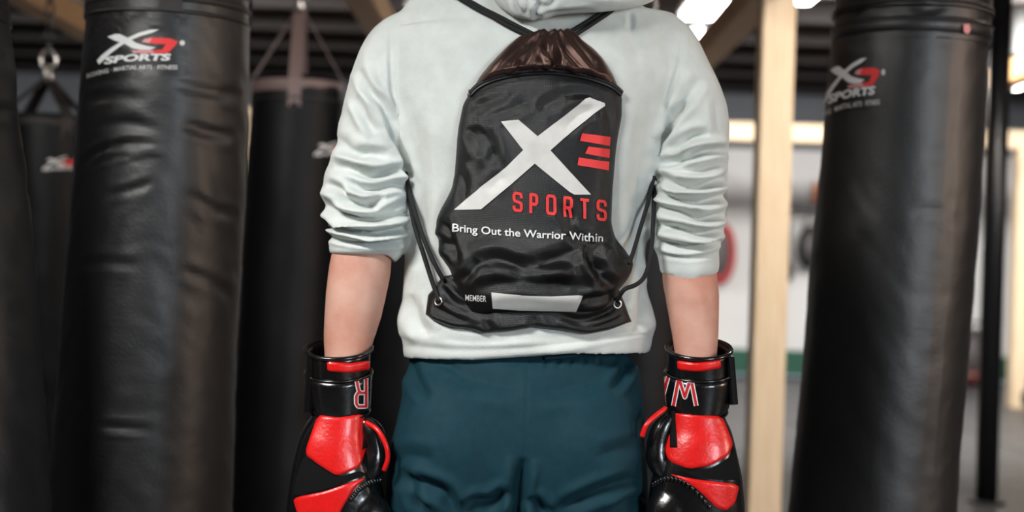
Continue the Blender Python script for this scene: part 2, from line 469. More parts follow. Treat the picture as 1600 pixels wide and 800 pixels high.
# duct
dc = thing('ventilation_duct', 'pale grey ventilation duct hanging under the ceiling at the right', 'duct', (4.4, 9.9, 2.6))
MB().box((4.5, 9.9, 2.78), (2.2, 0.3, 0.34)).build('duct_body', m_duct, dc, False)
for k in range(6): MB().box((3.45 + 0.4 * k, 9.9, 2.78), (0.03, 0.33, 0.37)).build('flange', m_duct, dc, False)
for x in (3.7, 5.3): MB().box((x, 9.9, 2.975), (0.03, 0.03, 0.05)).build('bracket', m_housing, dc, False)

# ------------------------------------------------------------------ gear by the far wall
def hanging_pad(px, py, Y, rx, rz, label, rim, core, name='target_pad'):
    c = P(px, py, Y)
    t = thing(name, label, 'pad', (c.x, Y, c.z - rz))
    MB().ellipsoid(c, rx * 0.86, 0.06, rz * 0.88, 24, 12).build('padding', core, t)
    ring = [c + Vector((rx * 0.88 * math.cos(a), 0, rz * 0.9 * math.sin(a))) for a in np.linspace(0, 2 * math.pi, 28, endpoint=False)]
    MB().tube(ring, 0.045, 10, closed=True).build('rim', rim, t)
    MB().tube([c + Vector((0, 0, rz * 0.9)), c + Vector((0, 0.0, rz + 0.5))], 0.012, 8).build('strap', m_black_pad, t)
    hk = c + Vector((0, 0, rz + 0.5))
    MB().beam(hk, Vector((hk.x, Y1, hk.z)), 0.03, 0.03, 0.004).build('wall_hook', m_black_steel, t)
    return t
hanging_pad(1126, 396, 14.15, 0.125, 0.30, 'oval black punch pad with a red rim hanging by the white wall', m_red_pad, m_grey_pad)
# wall rack with mitts
a = P(1222, 322, 14.2); b = P(1330, 326, 14.2)
wr = thing('wall_bar', 'dark grey gear bar fixed along the white wall behind the pine post', 'bar', ((a.x + b.x) / 2, 14.25, a.z))
MB().beam(a, Vector((b.x, 14.2, a.z)), 0.06, 0.085).build('bar', m_black_steel, wr, False)
for k in (0.1, 0.9):
    x = a.x + (b.x - a.x) * k
    MB().box((x, 14.315, a.z), (0.04, 0.17, 0.05)).build('bracket', m_black_steel, wr, False)
def mitt(px, py, s, label, my=14.15):
    c = P(px, py, my)
    t = thing('focus_mitt', label, 'mitt', (c.x, my, c.z - s), 'mitts under the wall bar')
    MB().ellipsoid(c, s * 0.62, 0.06, s, 22, 12).build('pad', m_black_pad, t)
    MB().ellipsoid(c + Vector((0, -0.04, 0)), s * 0.38, 0.04, s * 0.62, 20, 10).build('target', m_grey_pad, t)
    top = Vector((c.x, min(14.2, my + .165), a.z))
    MB().tube([c + Vector((-s * .3, 0, s * .85)), top, c + Vector((s * .3, 0, s * .85))], 0.012, 8).build('strap', m_black_pad, t)
mitt(1266, 386, 0.22, 'black focus mitt on a strap under the wall bar beside the heavy bag')
mitt(1232, 424, 0.10, 'small black focus mitt low under the wall bar beside the pine post', 14.2)
mitt(1229, 366, 0.075, 'small black focus mitt high under the wall bar beside the pine post', 14.0)
c = P(1275, 296, 14.2)
bt = thing('bottle', 'small orange bottle standing on the wall bar', 'bottle', (c.x, 14.2, a.z + 0.042))
z0 = a.z + 0.042
MB().lathe([(0.03, 0), (0.035, 0.02), (0.035, 0.15), (0.02, 0.19), (0.02, 0.2)], (c.x, 14.2, z0), 20).build('bottle_body', m_orange, bt)
MB().lathe([(0.022, 0.2), (0.022, 0.235), (0.012, 0.24)], (c.x, 14.2, z0), 20).build('cap', m_housing, bt)
# gear on the floor
c = P(1520, 570, 13.7)
gb = thing('gym_bag', 'dark gym bag with rust brown base slumped on floor between heavy bag and steel post', 'bag', (c.x, 13.7, 0))
MB().ellipsoid((c.x, 13.7, 0.30), 0.24, 0.16, 0.26, 22, 12).build('bag_body', m_grey_pad, gb)
MB().ellipsoid((c.x, 13.7, 0.10), 0.25, 0.18, 0.10, 22, 8).build('bag_base', mat('rust_vinyl', srgb(92, 40, 30), 0.5), gb)
MB().tube([(c.x - .12, 13.58, .5), (c.x - .08, 13.55, .62), (c.x + .08, 13.55, .62), (c.x + .12, 13.58, .5)], 0.018, 8).build('carry_handle', m_black_pad, gb)
c = P(1622, 632, 11.2)
kb = thing('kettlebell', 'black kettlebell on the floor beside the far pine post', 'kettlebell', (c.x, 11.2, 0))
MB().ellipsoid((c.x, 11.2, 0.12), 0.13, 0.13, 0.12, 22, 12).build('weight', m_black_steel, kb)
MB().tube([(c.x - .08, 11.2, .2), (c.x - .08, 11.2, .28), (c.x - .05, 11.2, .32), (c.x + .05, 11.2, .32), (c.x + .08, 11.2, .28), (c.x + .08, 11.2, .2)], 0.018, 10).build('grip', m_black_steel, kb)

# ------------------------------------------------------------------ flat print utilities
def poly_fill(poly, step):
    poly = np.array(poly, float)
    # densify outline
    out = []
    for i in range(len(poly)):
        p, q = poly[i], poly[(i + 1) % len(poly)]
        n = max(1, int(np.ceil(np.linalg.norm(q - p) / step)))
        for k in range(n): out.append(p + (q - p) * k / n)
    out = np.array(out)
    lo = out.min(0); hi = out.max(0)
    gx, gy = np.meshgrid(np.arange(lo[0], hi[0], step), np.arange(lo[1], hi[1], step * 0.87))
    gx = gx + (np.arange(gx.shape[0]) % 2)[:, None] * step / 2
    G = np.stack([gx.ravel(), gy.ravel()], 1)
    ins = np.zeros(len(G), bool)
    for i in range(len(poly)):
        p, q = poly[i], poly[(i + 1) % len(poly)]
        cond = ((p[1] > G[:, 1]) != (q[1] > G[:, 1]))
        with np.errstate(divide='ignore', invalid='ignore'):
            xi = (q[0] - p[0]) * (G[:, 1] - p[1]) / (q[1] - p[1] + 1e-12) + p[0]
        ins ^= cond & (G[:, 0] < xi)
    G = G[ins]
    if len(G):
        d, _, _ = poly_dist(G, np.vstack([out, out[:1]])); G = G[d > step * 0.45]
    pts = [Vector(p) for p in out] + [Vector(p) for p in G]
    n = len(out)
    r = delaunay_2d_cdt(pts, [(i, (i + 1) % n) for i in range(n)], [], 1, 1e-5)
    return [tuple(v) for v in r[0]], [tuple(f) for f in r[2]], np.vstack([out, out[:1]])

def cast(bvh, px, py):
    d = ray(px, py).normalized()
    loc, nrm, i, dist = bvh.ray_cast(CAM, d)
    k = 1
    while loc is None and k < 40:      # just past the silhouette: take the nearest point of the edge
        for sx in (k, -k):
            loc, nrm, i, dist = bvh.ray_cast(CAM, ray(px + sx, py).normalized())
            if loc is not None: break
        k += 1
    if loc is None: loc, nrm, i, dist = bvh.find_nearest(CAM + d * 2.5)
    if nrm.dot(d) > 0: nrm = -nrm
    return loc, nrm

def decal(name, polys, bvh, h, m, parent, step=4.0, puff=0.0, edge=6.0, back=0.0):
    """polys: outlines in photo coordinates laid onto a real surface; puff: extra rounded height"""
    V = []; Fc = []
    for poly in polys:
        v2, f2, outl = poly_fill(poly, step)
        n = len(V)
        Q = np.array(v2)
        d, _, _ = poly_dist(Q, outl)
        for (x, y), dd in zip(v2, d):
            loc, nr = cast(bvh, x, y)
            k = min(1.0, dd / edge); k = math.sqrt(max(0.0, 1 - (1 - k) ** 2))
            V.append(loc + nr * (h + puff * k - (back if dd < 0.3 else 0)))
        Fc += [tuple(i + n for i in f) for f in f2]
    return obj(name, V, orient(V, Fc), m, parent, puff > 0)
def orient(V, Fc):
    out = []
    for f in Fc:
        a, b, c = V[f[0]], V[f[1]], V[f[2]]
        nn = (Vector(b) - Vector(a)).cross(Vector(c) - Vector(a))
        out.append(f if nn.dot(Vector(a) - CAM) < 0 else tuple(reversed(f)))
    return out

def chaikin(p, it=2):
    p = np.array(p, float)
    for _ in range(it):
        q = np.roll(p, -1, 0); p = np.stack([.87 * p + .13 * q, .13 * p + .87 * q], 1).reshape(-1, 2)
    return p
def stroke_polys(lines, wid):
    out = []
    for ln in lines:
        ln = np.array(ln, float)
        for i in range(len(ln) - 1):
            p, q = ln[i], ln[i + 1]; d = q - p; L = np.linalg.norm(d)
            if L < 1e-6: continue
            nrm = np.array([-d[1], d[0]]) / L * wid / 2
            out.append([p + nrm, q + nrm, q - nrm, p - nrm])
        for p in ln[1:-1]:
            out.append([p + wid / 2 * np.array([math.cos(k * math.pi / 4 + .39), math.sin(k * math.pi / 4 + .39)]) for k in range(8)])
    return out
LET = {
 'S': [[(1, .74), (1, .88), (.85, 1), (.15, 1), (0, .88), (0, .64), (.12, .54), (.88, .46), (1, .36), (1, .12), (.85, 0), (.15, 0), (0, .12), (0, .26)]],
 'P': [[(0, -.07), (0, 1), (.8, 1), (1, .88), (1, .58), (.8, .46), (0, .46)]],
 'O': [[(.5, 1), (.85, 1), (1, .88), (1, .12), (.85, 0), (.15, 0), (0, .12), (0, .88), (.15, 1), (.55, 1)]],
 'R': [[(0, -.07), (0, 1), (.8, 1), (1, .88), (1, .6), (.8, .48), (0, .48)], [(.5, .48), (.75, .4), (1, -.07)]],
 'T': [[(-.1, 1), (1.1, 1)], [(.5, 1), (.5, -.07)]],
 'W': [[(0, 1.05), (.24, 0), (.5, .72), (.76, 0), (1, 1.05)]],
 'A': [[(0, -.05), (.5, 1), (1, -.05)], [(.2, .3), (.8, .3)]],
}
def text2d(s, bold=0.0, spacing=1.0, shear=0.0):
    cu = bpy.data.curves.new('t', 'FONT'); cu.body = s; cu.offset = bold; cu.space_character = spacing; cu.shear = shear
    cu.resolution_u = 3
    o = bpy.data.objects.new('t', cu); C.objects.link(o)
    dg = bpy.context.evaluated_depsgraph_get(); dg.update()
    me = bpy.data.meshes.new_from_object(o.evaluated_get(dg))
    bm = bmesh.new(); bm.from_mesh(me); bmesh.ops.triangulate(bm, faces=bm.faces)
    for _ in range(2):
        es = [e for e in bm.edges if e.calc_length() > 0.22]
        if es:
            bmesh.ops.subdivide_edges(bm, edges=es, cuts=1); bmesh.ops.triangulate(bm, faces=bm.faces)
    v = np.array([tuple(x.co)[:2] for x in bm.verts]); bm.verts.index_update()
    f = [tuple(x.index for x in q.verts) for q in bm.faces]
    bm.free(); bpy.data.objects.remove(o); bpy.data.meshes.remove(me); bpy.data.curves.remove(cu)
    v[:, 0] -= v[:, 0].min(); v[:, 0] /= v[:, 0].max()
    return v, f   # x in 0..1, y in em units (caps about 0.7)
def text_decal(name, s, fn, bvh, h, m, parent, **k):
    v, f = text2d(s, **k)
    V = []
    for x, y in v:
        q = fn(x, y); loc, nr = cast(bvh, q[0], q[1]); V.append(loc + nr * h)
    return obj(name, V, orient(V, f), m, parent, False)

# ------------------------------------------------------------------ heavy bags
LOGO_W = [[(150, 500), (172, 540), (215, 505), (300, 420), (400, 345), (480, 297), (600, 245), (720, 210), (795, 175), (700, 178), (580, 212), (480, 256), (390, 308), (280, 380), (190, 450)],
          [(258, 250), (330, 225), (385, 222), (480, 268), (560, 318), (660, 345), (760, 362), (700, 388), (600, 388), (520, 372), (430, 322), (330, 290)]]
LOGO_R = [[(720, 260), (900, 267), (988, 300), (965, 338), (690, 318)], [(988, 300), (965, 338), (905, 400), (870, 423), (800, 416), (850, 345), (880, 300)], [(730, 390), (830, 385), (870, 423), (740, 421)]]
LOGO_P = [[(640, 275), (720, 260), (690, 318), (610, 305)], [(520, 395), (730, 390), (740, 421), (515, 420)]]
def bag_logo(bag, bvh, fn, tagline=True, step=3.0):
    pr = decal('printed_logo', [[fn(*p) for p in q] for q in LOGO_W], bvh, 0.0022, m_print, bag, step)
    decal('printed_logo_red', [[fn(*p) for p in q] for q in LOGO_R], bvh, 0.0018, m_print_red, bag, step)
    decal('printed_logo_fade', [[fn(*p) for p in q] for q in LOGO_P], bvh, 0.0018, m_print_pink, bag, step)
    def sp(x, y): X = 225 + 690 * x; return fn(X, 448 + 75 * (1 - (X - 60) / 640) ** 2 * (1 if X < 700 else 0) + 40 - 95 * y + 8)
    text_decal('printed_name', 'SPORTS', sp, bvh, 0.0022, m_print, bag, bold=0.045, shear=0.15)
    def tg(x, y): X = 45 + 935 * x; return fn(X, 590 + 95 * max(0, (600 - X) / 560) ** 2 - 62 * y)
    if tagline: text_decal('printed_tagline', 'BOXING \u00b7 MARTIAL ARTS \u00b7 FITNESS', tg, bvh, 0.0018, m_print_grey, bag, bold=0.012)
    decal('printed_mark', [[fn(1030 + 28 * math.cos(t), 315 + 28 * math.sin(t)) for t in np.linspace(0, 2 * math.pi, 8, endpoint=False)]], bvh, 0.0018, m_print_grey, bag, step)

def heavy_bag(label, rows, Y, fold_list=(), noise_mm=4.0, collar=None, strap_h=0.42, strap_m=None, strap_rot=0.0, chain_m=None, leather=None, hook_z=2.412, straps=4, seg=72, nrow=110, group='heavy punch bags hanging in the gym', tilt_seed=0.0, silver=False):
    leather = leather or m_leather
    rows = [(0.5 * (l + r), y, 0.5 * (r - l)) for y, l, r in rows]
    R = spline(rows, nrow)
    rings = []; tops = None
    pts = [P(r[0], r[1], Y) for r in R]
    rad = [r[2] * Y / F for r in R]
    # rounded rims
    top = pts[0]; bot = pts[-1]
    t = thing('heavy_bag', label, 'punch bag', (bot.x, Y, bot.z - 0.03), group)
    prof = [(top + Vector((0, 0, 0.012)), rad[0] * 0.55), (top + Vector((0, 0, 0.012)), rad[0] * 0.93), (top + Vector((0, 0, 0.006)), rad[0] * 0.985)] + list(zip(pts, rad)) + \
           [(bot - Vector((0, 0, 0.02)), rad[-1] * 0.95), (bot - Vector((0, 0, 0.03)), rad[-1] * 0.8)]
    for i, (c, r) in enumerate(prof):
        ring = []
        for j in range(seg):
            th = 2 * math.pi * j / seg
            ring.append(c + Vector((math.cos(th) * r, math.sin(th) * r, 0)))
        rings.append(ring)
    mb = MB().loft(rings)
    V = np.array([tuple(v) for v in mb.v]); Fc = mb.f
    # soft lumps and sideways wrinkles of stuffed leather
    N = normals(V, Fc)
    ctr = pts[len(pts) // 2]
    for i in range(len(V)):
        n = Vector(N[i])
        if abs(n.z) > 0.7: continue
        th = math.atan2(V[i, 1] - Y, V[i, 0] - ctr.x)
        z = V[i, 2]
        q = Vector((math.cos(th) * 1.2 + tilt_seed, math.sin(th) * 1.2, z * 3.0))
        w1 = noise.noise(q)
        q2 = Vector((math.cos(th) * 2.2 + tilt_seed * 2, math.sin(th) * 2.2, z * 13.0 + 1.5 * math.sin(th * 2 + tilt_seed)))
        w2 = noise.noise(q2) + 0.6 * noise.noise(q2 * 2.3)
        w2 = w2 - 0.9 * max(0, 0.12 - abs(w2)) * 4
        d = (w1 * 1.1 + w2 * 0.8) * noise_mm * 0.001
        fade = min(1.0, max(0.0, (pts[0].z - z) / 0.12))
        V[i] += N[i] * d * fade
    sgn = 1
    if (N * (V - V.mean(0))).sum() < 0: Fc = [tuple(reversed(f)) for f in Fc]
    if fold_list: V = folds(V, Fc, fold_list)
    body = obj('body', V, Fc, leather, t)
    bvh = bvh_of(V, Fc)
    # collar bands
    def band(py_off, hgt, out, m, name):
        z1 = top.z - py_off; rr = []
        k = int(np.argmin([abs(p.z - z1) for p in pts])); c = pts[k]; r = rad[k]
        for dz, dr in ((0, -0.002), (0.004, out), (hgt - 0.004, out), (hgt, -0.002)):
            rr.append([Vector((c.x + math.cos(2 * math.pi * j / seg) * (r + dr), Y + math.sin(2 * math.pi * j / seg) * (r + dr), z1 - hgt + dz)) for j in range(seg)])
        MB().loft(rr, cap=False).build(name, m, t)
    if collar:
        for (po, hg, ou, mm) in collar: band(po, hg, ou, mm, 'collar_band')
    # straps to the shackle
    hk = Vector((top.x, Y, min(top.z + strap_h, hook_z - 0.12)))
    r = rad[0]
    for k in range(straps):
        th = -math.pi / 2 + k * 2 * math.pi / straps + tilt_seed * 0.2 * (0 if strap_rot else 1) + strap_rot
        d = Vector((math.cos(th), math.sin(th), 0)); sd = Vector((-math.sin(th), math.cos(th), 0))
        path = [top + d * (r * 1.005 + 0.003) - Vector((0, 0, 0.11)), top + d * (r * 1.0 + 0.004) - Vector((0, 0, 0.005)), top + d * r * 0.9 + Vector((0, 0, 0.035)), hk + d * 0.014]
        wid = 0.024
        rr = []
        for i, p in enumerate(path):
            tt = (path[min(i + 1, 3)] - path[max(i - 1, 0)]).normalized(); nn = sd.cross(tt).normalized()
            rr.append([p + sd * wid + nn * .002, p - sd * wid + nn * .002, p - sd * wid - nn * .002, p + sd * wid - nn * .002])
        MB().loft(rr).build('strap', strap_m or m_strap, t, False)
    ring = [hk + Vector((0.0, 0.032 * math.cos(q), 0.02 + 0.035 * math.sin(q))) for q in np.linspace(0, 2 * math.pi, 18, endpoint=False)]
    MB().tube(ring, 0.008, 8, closed=True).build('shackle', m_chrome, t)
    ring = [hk + Vector((0.03 * math.cos(q), 0, 0.075 + 0.035 * math.sin(q))) for q in np.linspace(0, 2 * math.pi, 18, endpoint=False)]
    MB().tube(ring, 0.008, 8, closed=True).build('swivel', m_chrome, t)
    n = max(1, int((hook_z - hk.z - 0.1) / 0.05))
    cm = MB()
    for k in range(n):
        z = hk.z + 0.12 + 0.05 * k; ax = k % 2
        cm.tube([Vector((hk.x + (0.014 * math.cos(q) if ax else 0), hk.y + (0 if ax else 0.014 * math.cos(q)), z + 0.03 * math.sin(q))) for q in np.linspace(0, 2 * math.pi, 10, endpoint=False)], 0.005, 6, closed=True)
    cm.build('chain', chain_m or m_chrome, t)
    return t, bvh, V

# the big bag left of the person
rowsA = [(-40, 143, 389), (30, 140, 387), (100, 134, 387), (200, 126, 385), (300, 118, 382), (400, 110, 376), (500, 102, 371), (600, 95, 367), (700, 86, 363), (800, 79, 360), (950, 74, 356), (1040, 74, 352)]
foldsA = [([(128, 258), (150, 238), (185, 226), (240, 222)], 5, 9), ([(130, 262), (160, 250), (215, 236), (250, 230)], 4, 5), ([(190, 245), (230, 235), (260, 240)], 5, -4),
          ([(170, 305), (205, 296), (240, 284)], 6, 5), ([(150, 200), (200, 192), (250, 205)], 9, 4), ([(280, 190), (320, 205), (370, 215)], 9, 5), ([(290, 300), (330, 325), (375, 340)], 9, 4),
          ([(125, 160), (170, 150), (230, 155)], 8, 3), ([(150, 665), (190, 668), (240, 672)], 6, 5), ([(280, 420), (330, 440), (370, 470)], 9, 4), ([(270, 130), (320, 142), (380, 150)], 9, 4), ([(110, 420), (160, 410), (220, 415)], 8, 3)]
cA = [(0.104, 0.012, 0.005, m_leather), (0.070, 0.020, 0.004, m_strap), (0.045, 0.014, 0.004, m_leather), (0.004, 0.030, 0.004, m_strap)]
bagA, bvA, VA = heavy_bag('large black leather heavy bag with white and red logo left of the person', rowsA, 3.2, [(a_, b_ * .8, c_) for a_, b_, c_ in foldsA], 2.6, cA, hook_z=2.272, strap_h=0.36, tilt_seed=1.3, nrow=170, seg=110)
decal('logo_patch', [[(141, 26), (180, 12), (230, 8), (293, 14), (294, 118), (240, 118), (180, 122), (139, 132)]], bvA, 0.0008, m_patch, bagA, 6)
bag_logo(bagA, bvA, lambda X, Y_: (130 + X / 6.667, 20 + Y_ / 6.667))

# the big bag right of the person
rowsB = [(-60, 1312, 1546), (0, 1309, 1544), (72, 1301, 1541), (80, 1299, 1538), (150, 1293, 1535), (300, 1280, 1527), (400, 1270, 1519), (500, 1262, 1512), (600, 1253, 1505), (700, 1244, 1496), (800, 1234, 1489), (950, 1222, 1480), (1010, 1218, 1476)]
foldsB = [([(1310, 12), (1360, 2), (1400, 8)], 7, 6), ([(1420, 5), (1450, 14), (1480, 6)], 6, 6), ([(1320, 30), (1345, 12), (1360, -5)], 5, 5),
          ([(1496, 80), (1485, 300), (1468, 520), (1440, 800), (1432, 950)], 3.0, 3.0), ([(1440, 250), (1460, 244), (1480, 235)], 6, 3), ([(1430, 330), (1455, 326), (1475, 335)], 6, 3)]
cB = [(0.158, 0.040, 0.0045, m_leather), (0.160, 0.008, 0.008, m_strap), (0.132, 0.006, 0.007, m_strap), (0.118, 0.012, 0.006, m_strap), (0.0, 0.02, 0.003, m_strap)]
bagB, bvB, VB = heavy_bag('tall black heavy bag with stitched collar bands right of the person', rowsB, 3.4, foldsB, 2.2, cB, tilt_seed=4.1, nrow=150, seg=110)
decal('logo_patch', [[(1297, 92), (1330, 82), (1392, 80), (1389, 168), (1330, 172), (1291, 178)]], bvB, 0.0008, m_patch, bagB, 6)
decal('size_label', [[(1501, 39), (1510, 38), (1512, 48), (1508, 54), (1502, 51)]], bvB, 0.009, m_print_pink, bagB, 4)
def fnB(X, Y_):
    x = (X - 260) * 0.71 + 190; y = 1.2 * Y_ - 155 + 55 * (985 - X) / 725
    return (1270 + x / 6.667, 80 + y / 6.667)
bag_logo(bagB, bvB, fnB)

# partly cropped bag at the edge
rowsC = [(y, r - 300, r) for y, r in ((-60, 0), (0, 4), (100, 14), (200, 24), (300, 36), (400, 47), (500, 55), (600, 62), (700, 69), (800, 74), (960, 76))]
heavy_bag('black heavy bag with creased upper side, partly hidden next to the large logo bag', rowsC, 2.75, [([(-20, 100), (0, 92), (14, 90)], 6, 7), ([(-20, 180), (5, 172), (22, 175)], 6, 7)], 5.0, cA, tilt_seed=7.7)

# back row
def fn_far(x0, y0, s): return lambda X, Y_: (x0 + (X - 150) * s, y0 + (Y_ - 180) * s)
rowsD = [(186, 8, 138), (230, 6, 142), (400, 8, 150), (600, 14, 158), (690, 18, 160), (715, 22, 158)]
bagD, bvD, VD = heavy_bag('slim black heavy bag with small logo hanging behind the large logo bag', rowsD, 5.4, (), 4.0, [(0.004, 0.04, 0.004, m_strap)], leather=m_leather_far, strap_h=0.15, strap_rot=0.78, chain_m=m_black_steel, tilt_seed=2.2, nrow=60, seg=48)
bag_logo(bagD, bvD, fn_far(66, 245, 0.062), tagline=False, step=2.0)
rowsE = [(128, 396, 536), (160, 394, 538), (300, 383, 534), (500, 371, 524), (700, 362, 516), (830, 358, 510)]
bagE, bvE, VE = heavy_bag('black heavy bag with webbing straps in a lit pinkish tint behind the hoodie sleeve', rowsE, 5.4, (), 4.0, [(0.004, 0.05, 0.004, m_strap_light), (0.07, 0.012, 0.004, m_strap)], leather=m_leather_far, strap_h=0.27, strap_m=m_strap_light, tilt_seed=0.4, nrow=60, seg=48)
bag_logo(bagE, bvE, fn_far(490, 222, 0.062), tagline=False, step=2.0)
rowsF = [(150, 566, 716), (300, 560, 712), (500, 552, 706), (700, 545, 700), (830, 540, 696)]
heavy_bag('black heavy bag seen between bare forearm and hoodie, beside the strapped bag', rowsF, 5.4, (), 4.0, [(0.004, 0.05, 0.004, m_strap)], leather=m_leather_far, strap_h=0.27, tilt_seed=5.5, nrow=60, seg=48)
rowsG = [(150, 930, 1086), (300, 925, 1082), (500, 918, 1078), (700, 910, 1072), (830, 905, 1068)]
heavy_bag('black heavy bag seen between hoodie and forearm on the pine post side', rowsG, 5.4, (), 4.0, [(0.004, 0.05, 0.004, m_strap)], leather=m_leather_far, strap_h=0.27, tilt_seed=8.8, nrow=60, seg=48)

# ------------------------------------------------------------------ the person
hipc = P(807, 800, 2.58)
person = thing('person', 'person seen from behind in pale grey hoodie and dark teal shorts', 'person', (hipc.x, 2.58, 0))
HX = hipc.x
def world_rows(mb, pts, seg=28, n=40, ex=2.0):
    """pts: (x, y, z, rx, ry) stacked ellipses in world space"""
    R = spline(pts, n); rings = []
    for i, r in enumerate(R):
        ring = []
        a, b = R[min(i + 1, n - 1)][:3], R[max(i - 1, 0)][:3]
        t = Vector(a - b).normalized(); sd = Vector((1, 0, 0)); sd = (sd - t * sd.dot(t)).normalized(); fv = t.cross(sd)
        for k in range(seg):
            th = 2 * math.pi * k / seg
            c, s_ = math.cos(th), math.sin(th)
            cc = math.copysign(abs(c) ** (2 / ex), c); ss = math.copysign(abs(s_) ** (2 / ex), s_)
            ring.append(Vector(r[:3]) + sd * cc * r[3] + fv * ss * r[4])
        rings.append(ring)
    return mb.loft(rings)

# body: head, neck, torso, arms with closed hands, legs and feet in one surface
bm_ = MB()
chain(bm_, [(838, 60, 150, .08, 2.61), (836, 150, 165, .085, 2.60), (832, 300, 150, .085, 2.605), (824, 450, 148, .08, 2.61), (815, 560, 140, .078, 2.61), (812, 640, 150, .09, 2.60), (809, 740, 165, .10, 2.58), (806, 800, 160, .09, 2.58)])
chain(bm_, [(842, 100, 100, .07, 2.60), (852, 20, 62, .062, 2.60), (858, -50, 52, .058, 2.60), (862, -120, 50, .058, 2.59)])
hd = P(866, -178, 2.575)
bm_.ellipsoid(hd + Vector((0, 0, .02)), .076, .098, .105, 28, 18)
bm_.ellipsoid(hd + Vector((0, .035, -.05)), .058, .066, .075, 24, 14)
bm_.ellipsoid(hd + Vector((0, .098, -.02)), .014, .022, .026, 12, 8)           # nose
for s in (-1, 1): bm_.ellipsoid(hd + Vector((s * .079, .0, -.01)), .010, .022, .034, 12, 8)   # ears
for s in (-1, 1): bm_.ellipsoid(hd + Vector((s * .03, .085, .012)), .018, .012, .010, 12, 8)
bm_.ellipsoid(hd + Vector((0, .092, -.068)), .026, .014, .009, 12, 8)
# arms: shoulder, elbow, wrist, closed hand
chain(bm_, [(640, 80, 40, .05, 2.59), (606, 150, 32, .040, 2.59), (588, 240, 31, .034, 2.585), (572, 340, 31, .032, 2.58), (567, 378, 38, .036, 2.565), (566, 396, 47, .046, 2.555), (556, 465, 47, .046, 2.54), (546, 520, 41, .040, 2.53), (541, 560, 35, .034, 2.52), (536, 600, 32, .030, 2.51), (530, 680, 40, .030, 2.51), (526, 760, 46, .040, 2.515), (528, 790, 36, .034, 2.52)])
chain(bm_, [(1028, 80, 40, .05, 2.59), (1060, 150, 32, .040, 2.59), (1076, 240, 31, .034, 2.585), (1077, 350, 31, .032, 2.58), (1077, 402, 36, .036, 2.565), (1077, 424, 43, .045, 2.555), (1082, 470, 41.5, .043, 2.54), (1086, 520, 37, .039, 2.53), (1088, 560, 33, .034, 2.52), (1091, 600, 31, .030, 2.51), (1094, 680, 40, .030, 2.51), (1090, 760, 46, .040, 2.515), (1086, 790, 36, .034, 2.52)])
for s in (-1, 1):
    x = HX + s * .105
    world_rows(bm_, [(x, 2.57, .74, .09, .10), (x, 2.57, .62, .088, .095), (x + s * .01, 2.58, .5, .066, .07), (x + s * .015, 2.575, .38, .056, .065), (x + s * .02, 2.57, .22, .042, .048), (x + s * .02, 2.57, .1, .036, .042), (x + s * .02, 2.575, .04, .038, .05)], n=50)
    bm_.ellipsoid((x + s * .03, 2.65, .045), .045, .13, .04, 20, 12)
V, Fc = remesh(bm_, 0.007, 4)
# slight forearm muscle lines
V = folds(V, Fc, [([(560, 400), (590, 440), (598, 490)], 9, 2.0), ([(520, 395), (515, 440), (520, 480)], 10, -1.5), ([(1095, 440), (1112, 480), (1112, 520)], 8, 2.0), ([(1062, 450), (1082, 462), (1105, 470)], 10, -1.5)])
body = obj('body', V, Fc, m_skin, person)
hm = MB()
hm.ellipsoid(hd + Vector((0, -.012, .032)), .084, .104, .108, 32, 20)
hm.ellipsoid(hd + Vector((0, -.062, -.03)), .066, .05, .07, 28, 16)
Vh, Fh = remesh(hm, 0.008, 3)
obj('hair', Vh, Fh, m_hair, person)
for s in (-1, 1):
    x = HX + s * .135
    sm = MB(); sm.ellipsoid((x, 2.65, .05), .052, .145, .045, 22, 12)
    sm.ellipsoid((x, 2.575, .08), .048, .062, .055, 22, 12)
    Vs, Fs = remesh(sm, 0.008, 3)
    Vs[:, 2] = np.maximum(Vs[:, 2], 0.022)
    sh = obj('shoe', Vs, Fs, m_black_pad, person)
    so = MB(); outl = [(x + .053 * math.cos(a) * (1 - .12 * math.sin(a)), 2.65 + (-.0 + .15 * math.sin(a))) for a in np.linspace(0, 2 * math.pi, 28, endpoint=False)]
    so.loft([[Vector((p[0], p[1], z)) for p in outl] for z in (0.0, 0.03)]); so.build('sole', m_print_grey, sh)

# shorts
sm = MB()
chain(sm, [(824, 505, 165, .088, 2.59), (821, 530, 169, .092, 2.59), (818, 548, 175, .098, 2.588), (816, 566, 178, .102, 2.588), (816, 600, 186, .118, 2.58), (816, 640, 190.5, .130, 2.57), (813, 680, 196, .134, 2.57), (810, 720, 202, .132, 2.57), (808, 760, 205, .125, 2.575), (807, 800, 206, .115, 2.58), (806, 822, 190, .09, 2.585)], ex=2.25, n=44, seg=64)
chain(sm, [(722, 585, 60, .045, 2.555), (716, 630, 80, .08, 2.53), (714, 680, 94, .102, 2.525), (712, 740, 96, .10, 2.53), (706, 790, 98, .11, 2.56), (702, 850, 102, .122, 2.58), (698, 950, 104, .122, 2.59), (696, 1030, 106, .122, 2.59)], n=40, seg=48)
chain(sm, [(902, 585, 60, .045, 2.555), (906, 630, 80, .08, 2.53), (908, 680, 94, .102, 2.525), (908, 740, 96, .10, 2.53), (910, 790, 98, .11, 2.56), (912, 850, 102, .122, 2.58), (914, 950, 104, .122, 2.59), (916, 1030, 106, .122, 2.59)], n=40, seg=48)
V, Fc = remesh(sm, 0.0042, 30)
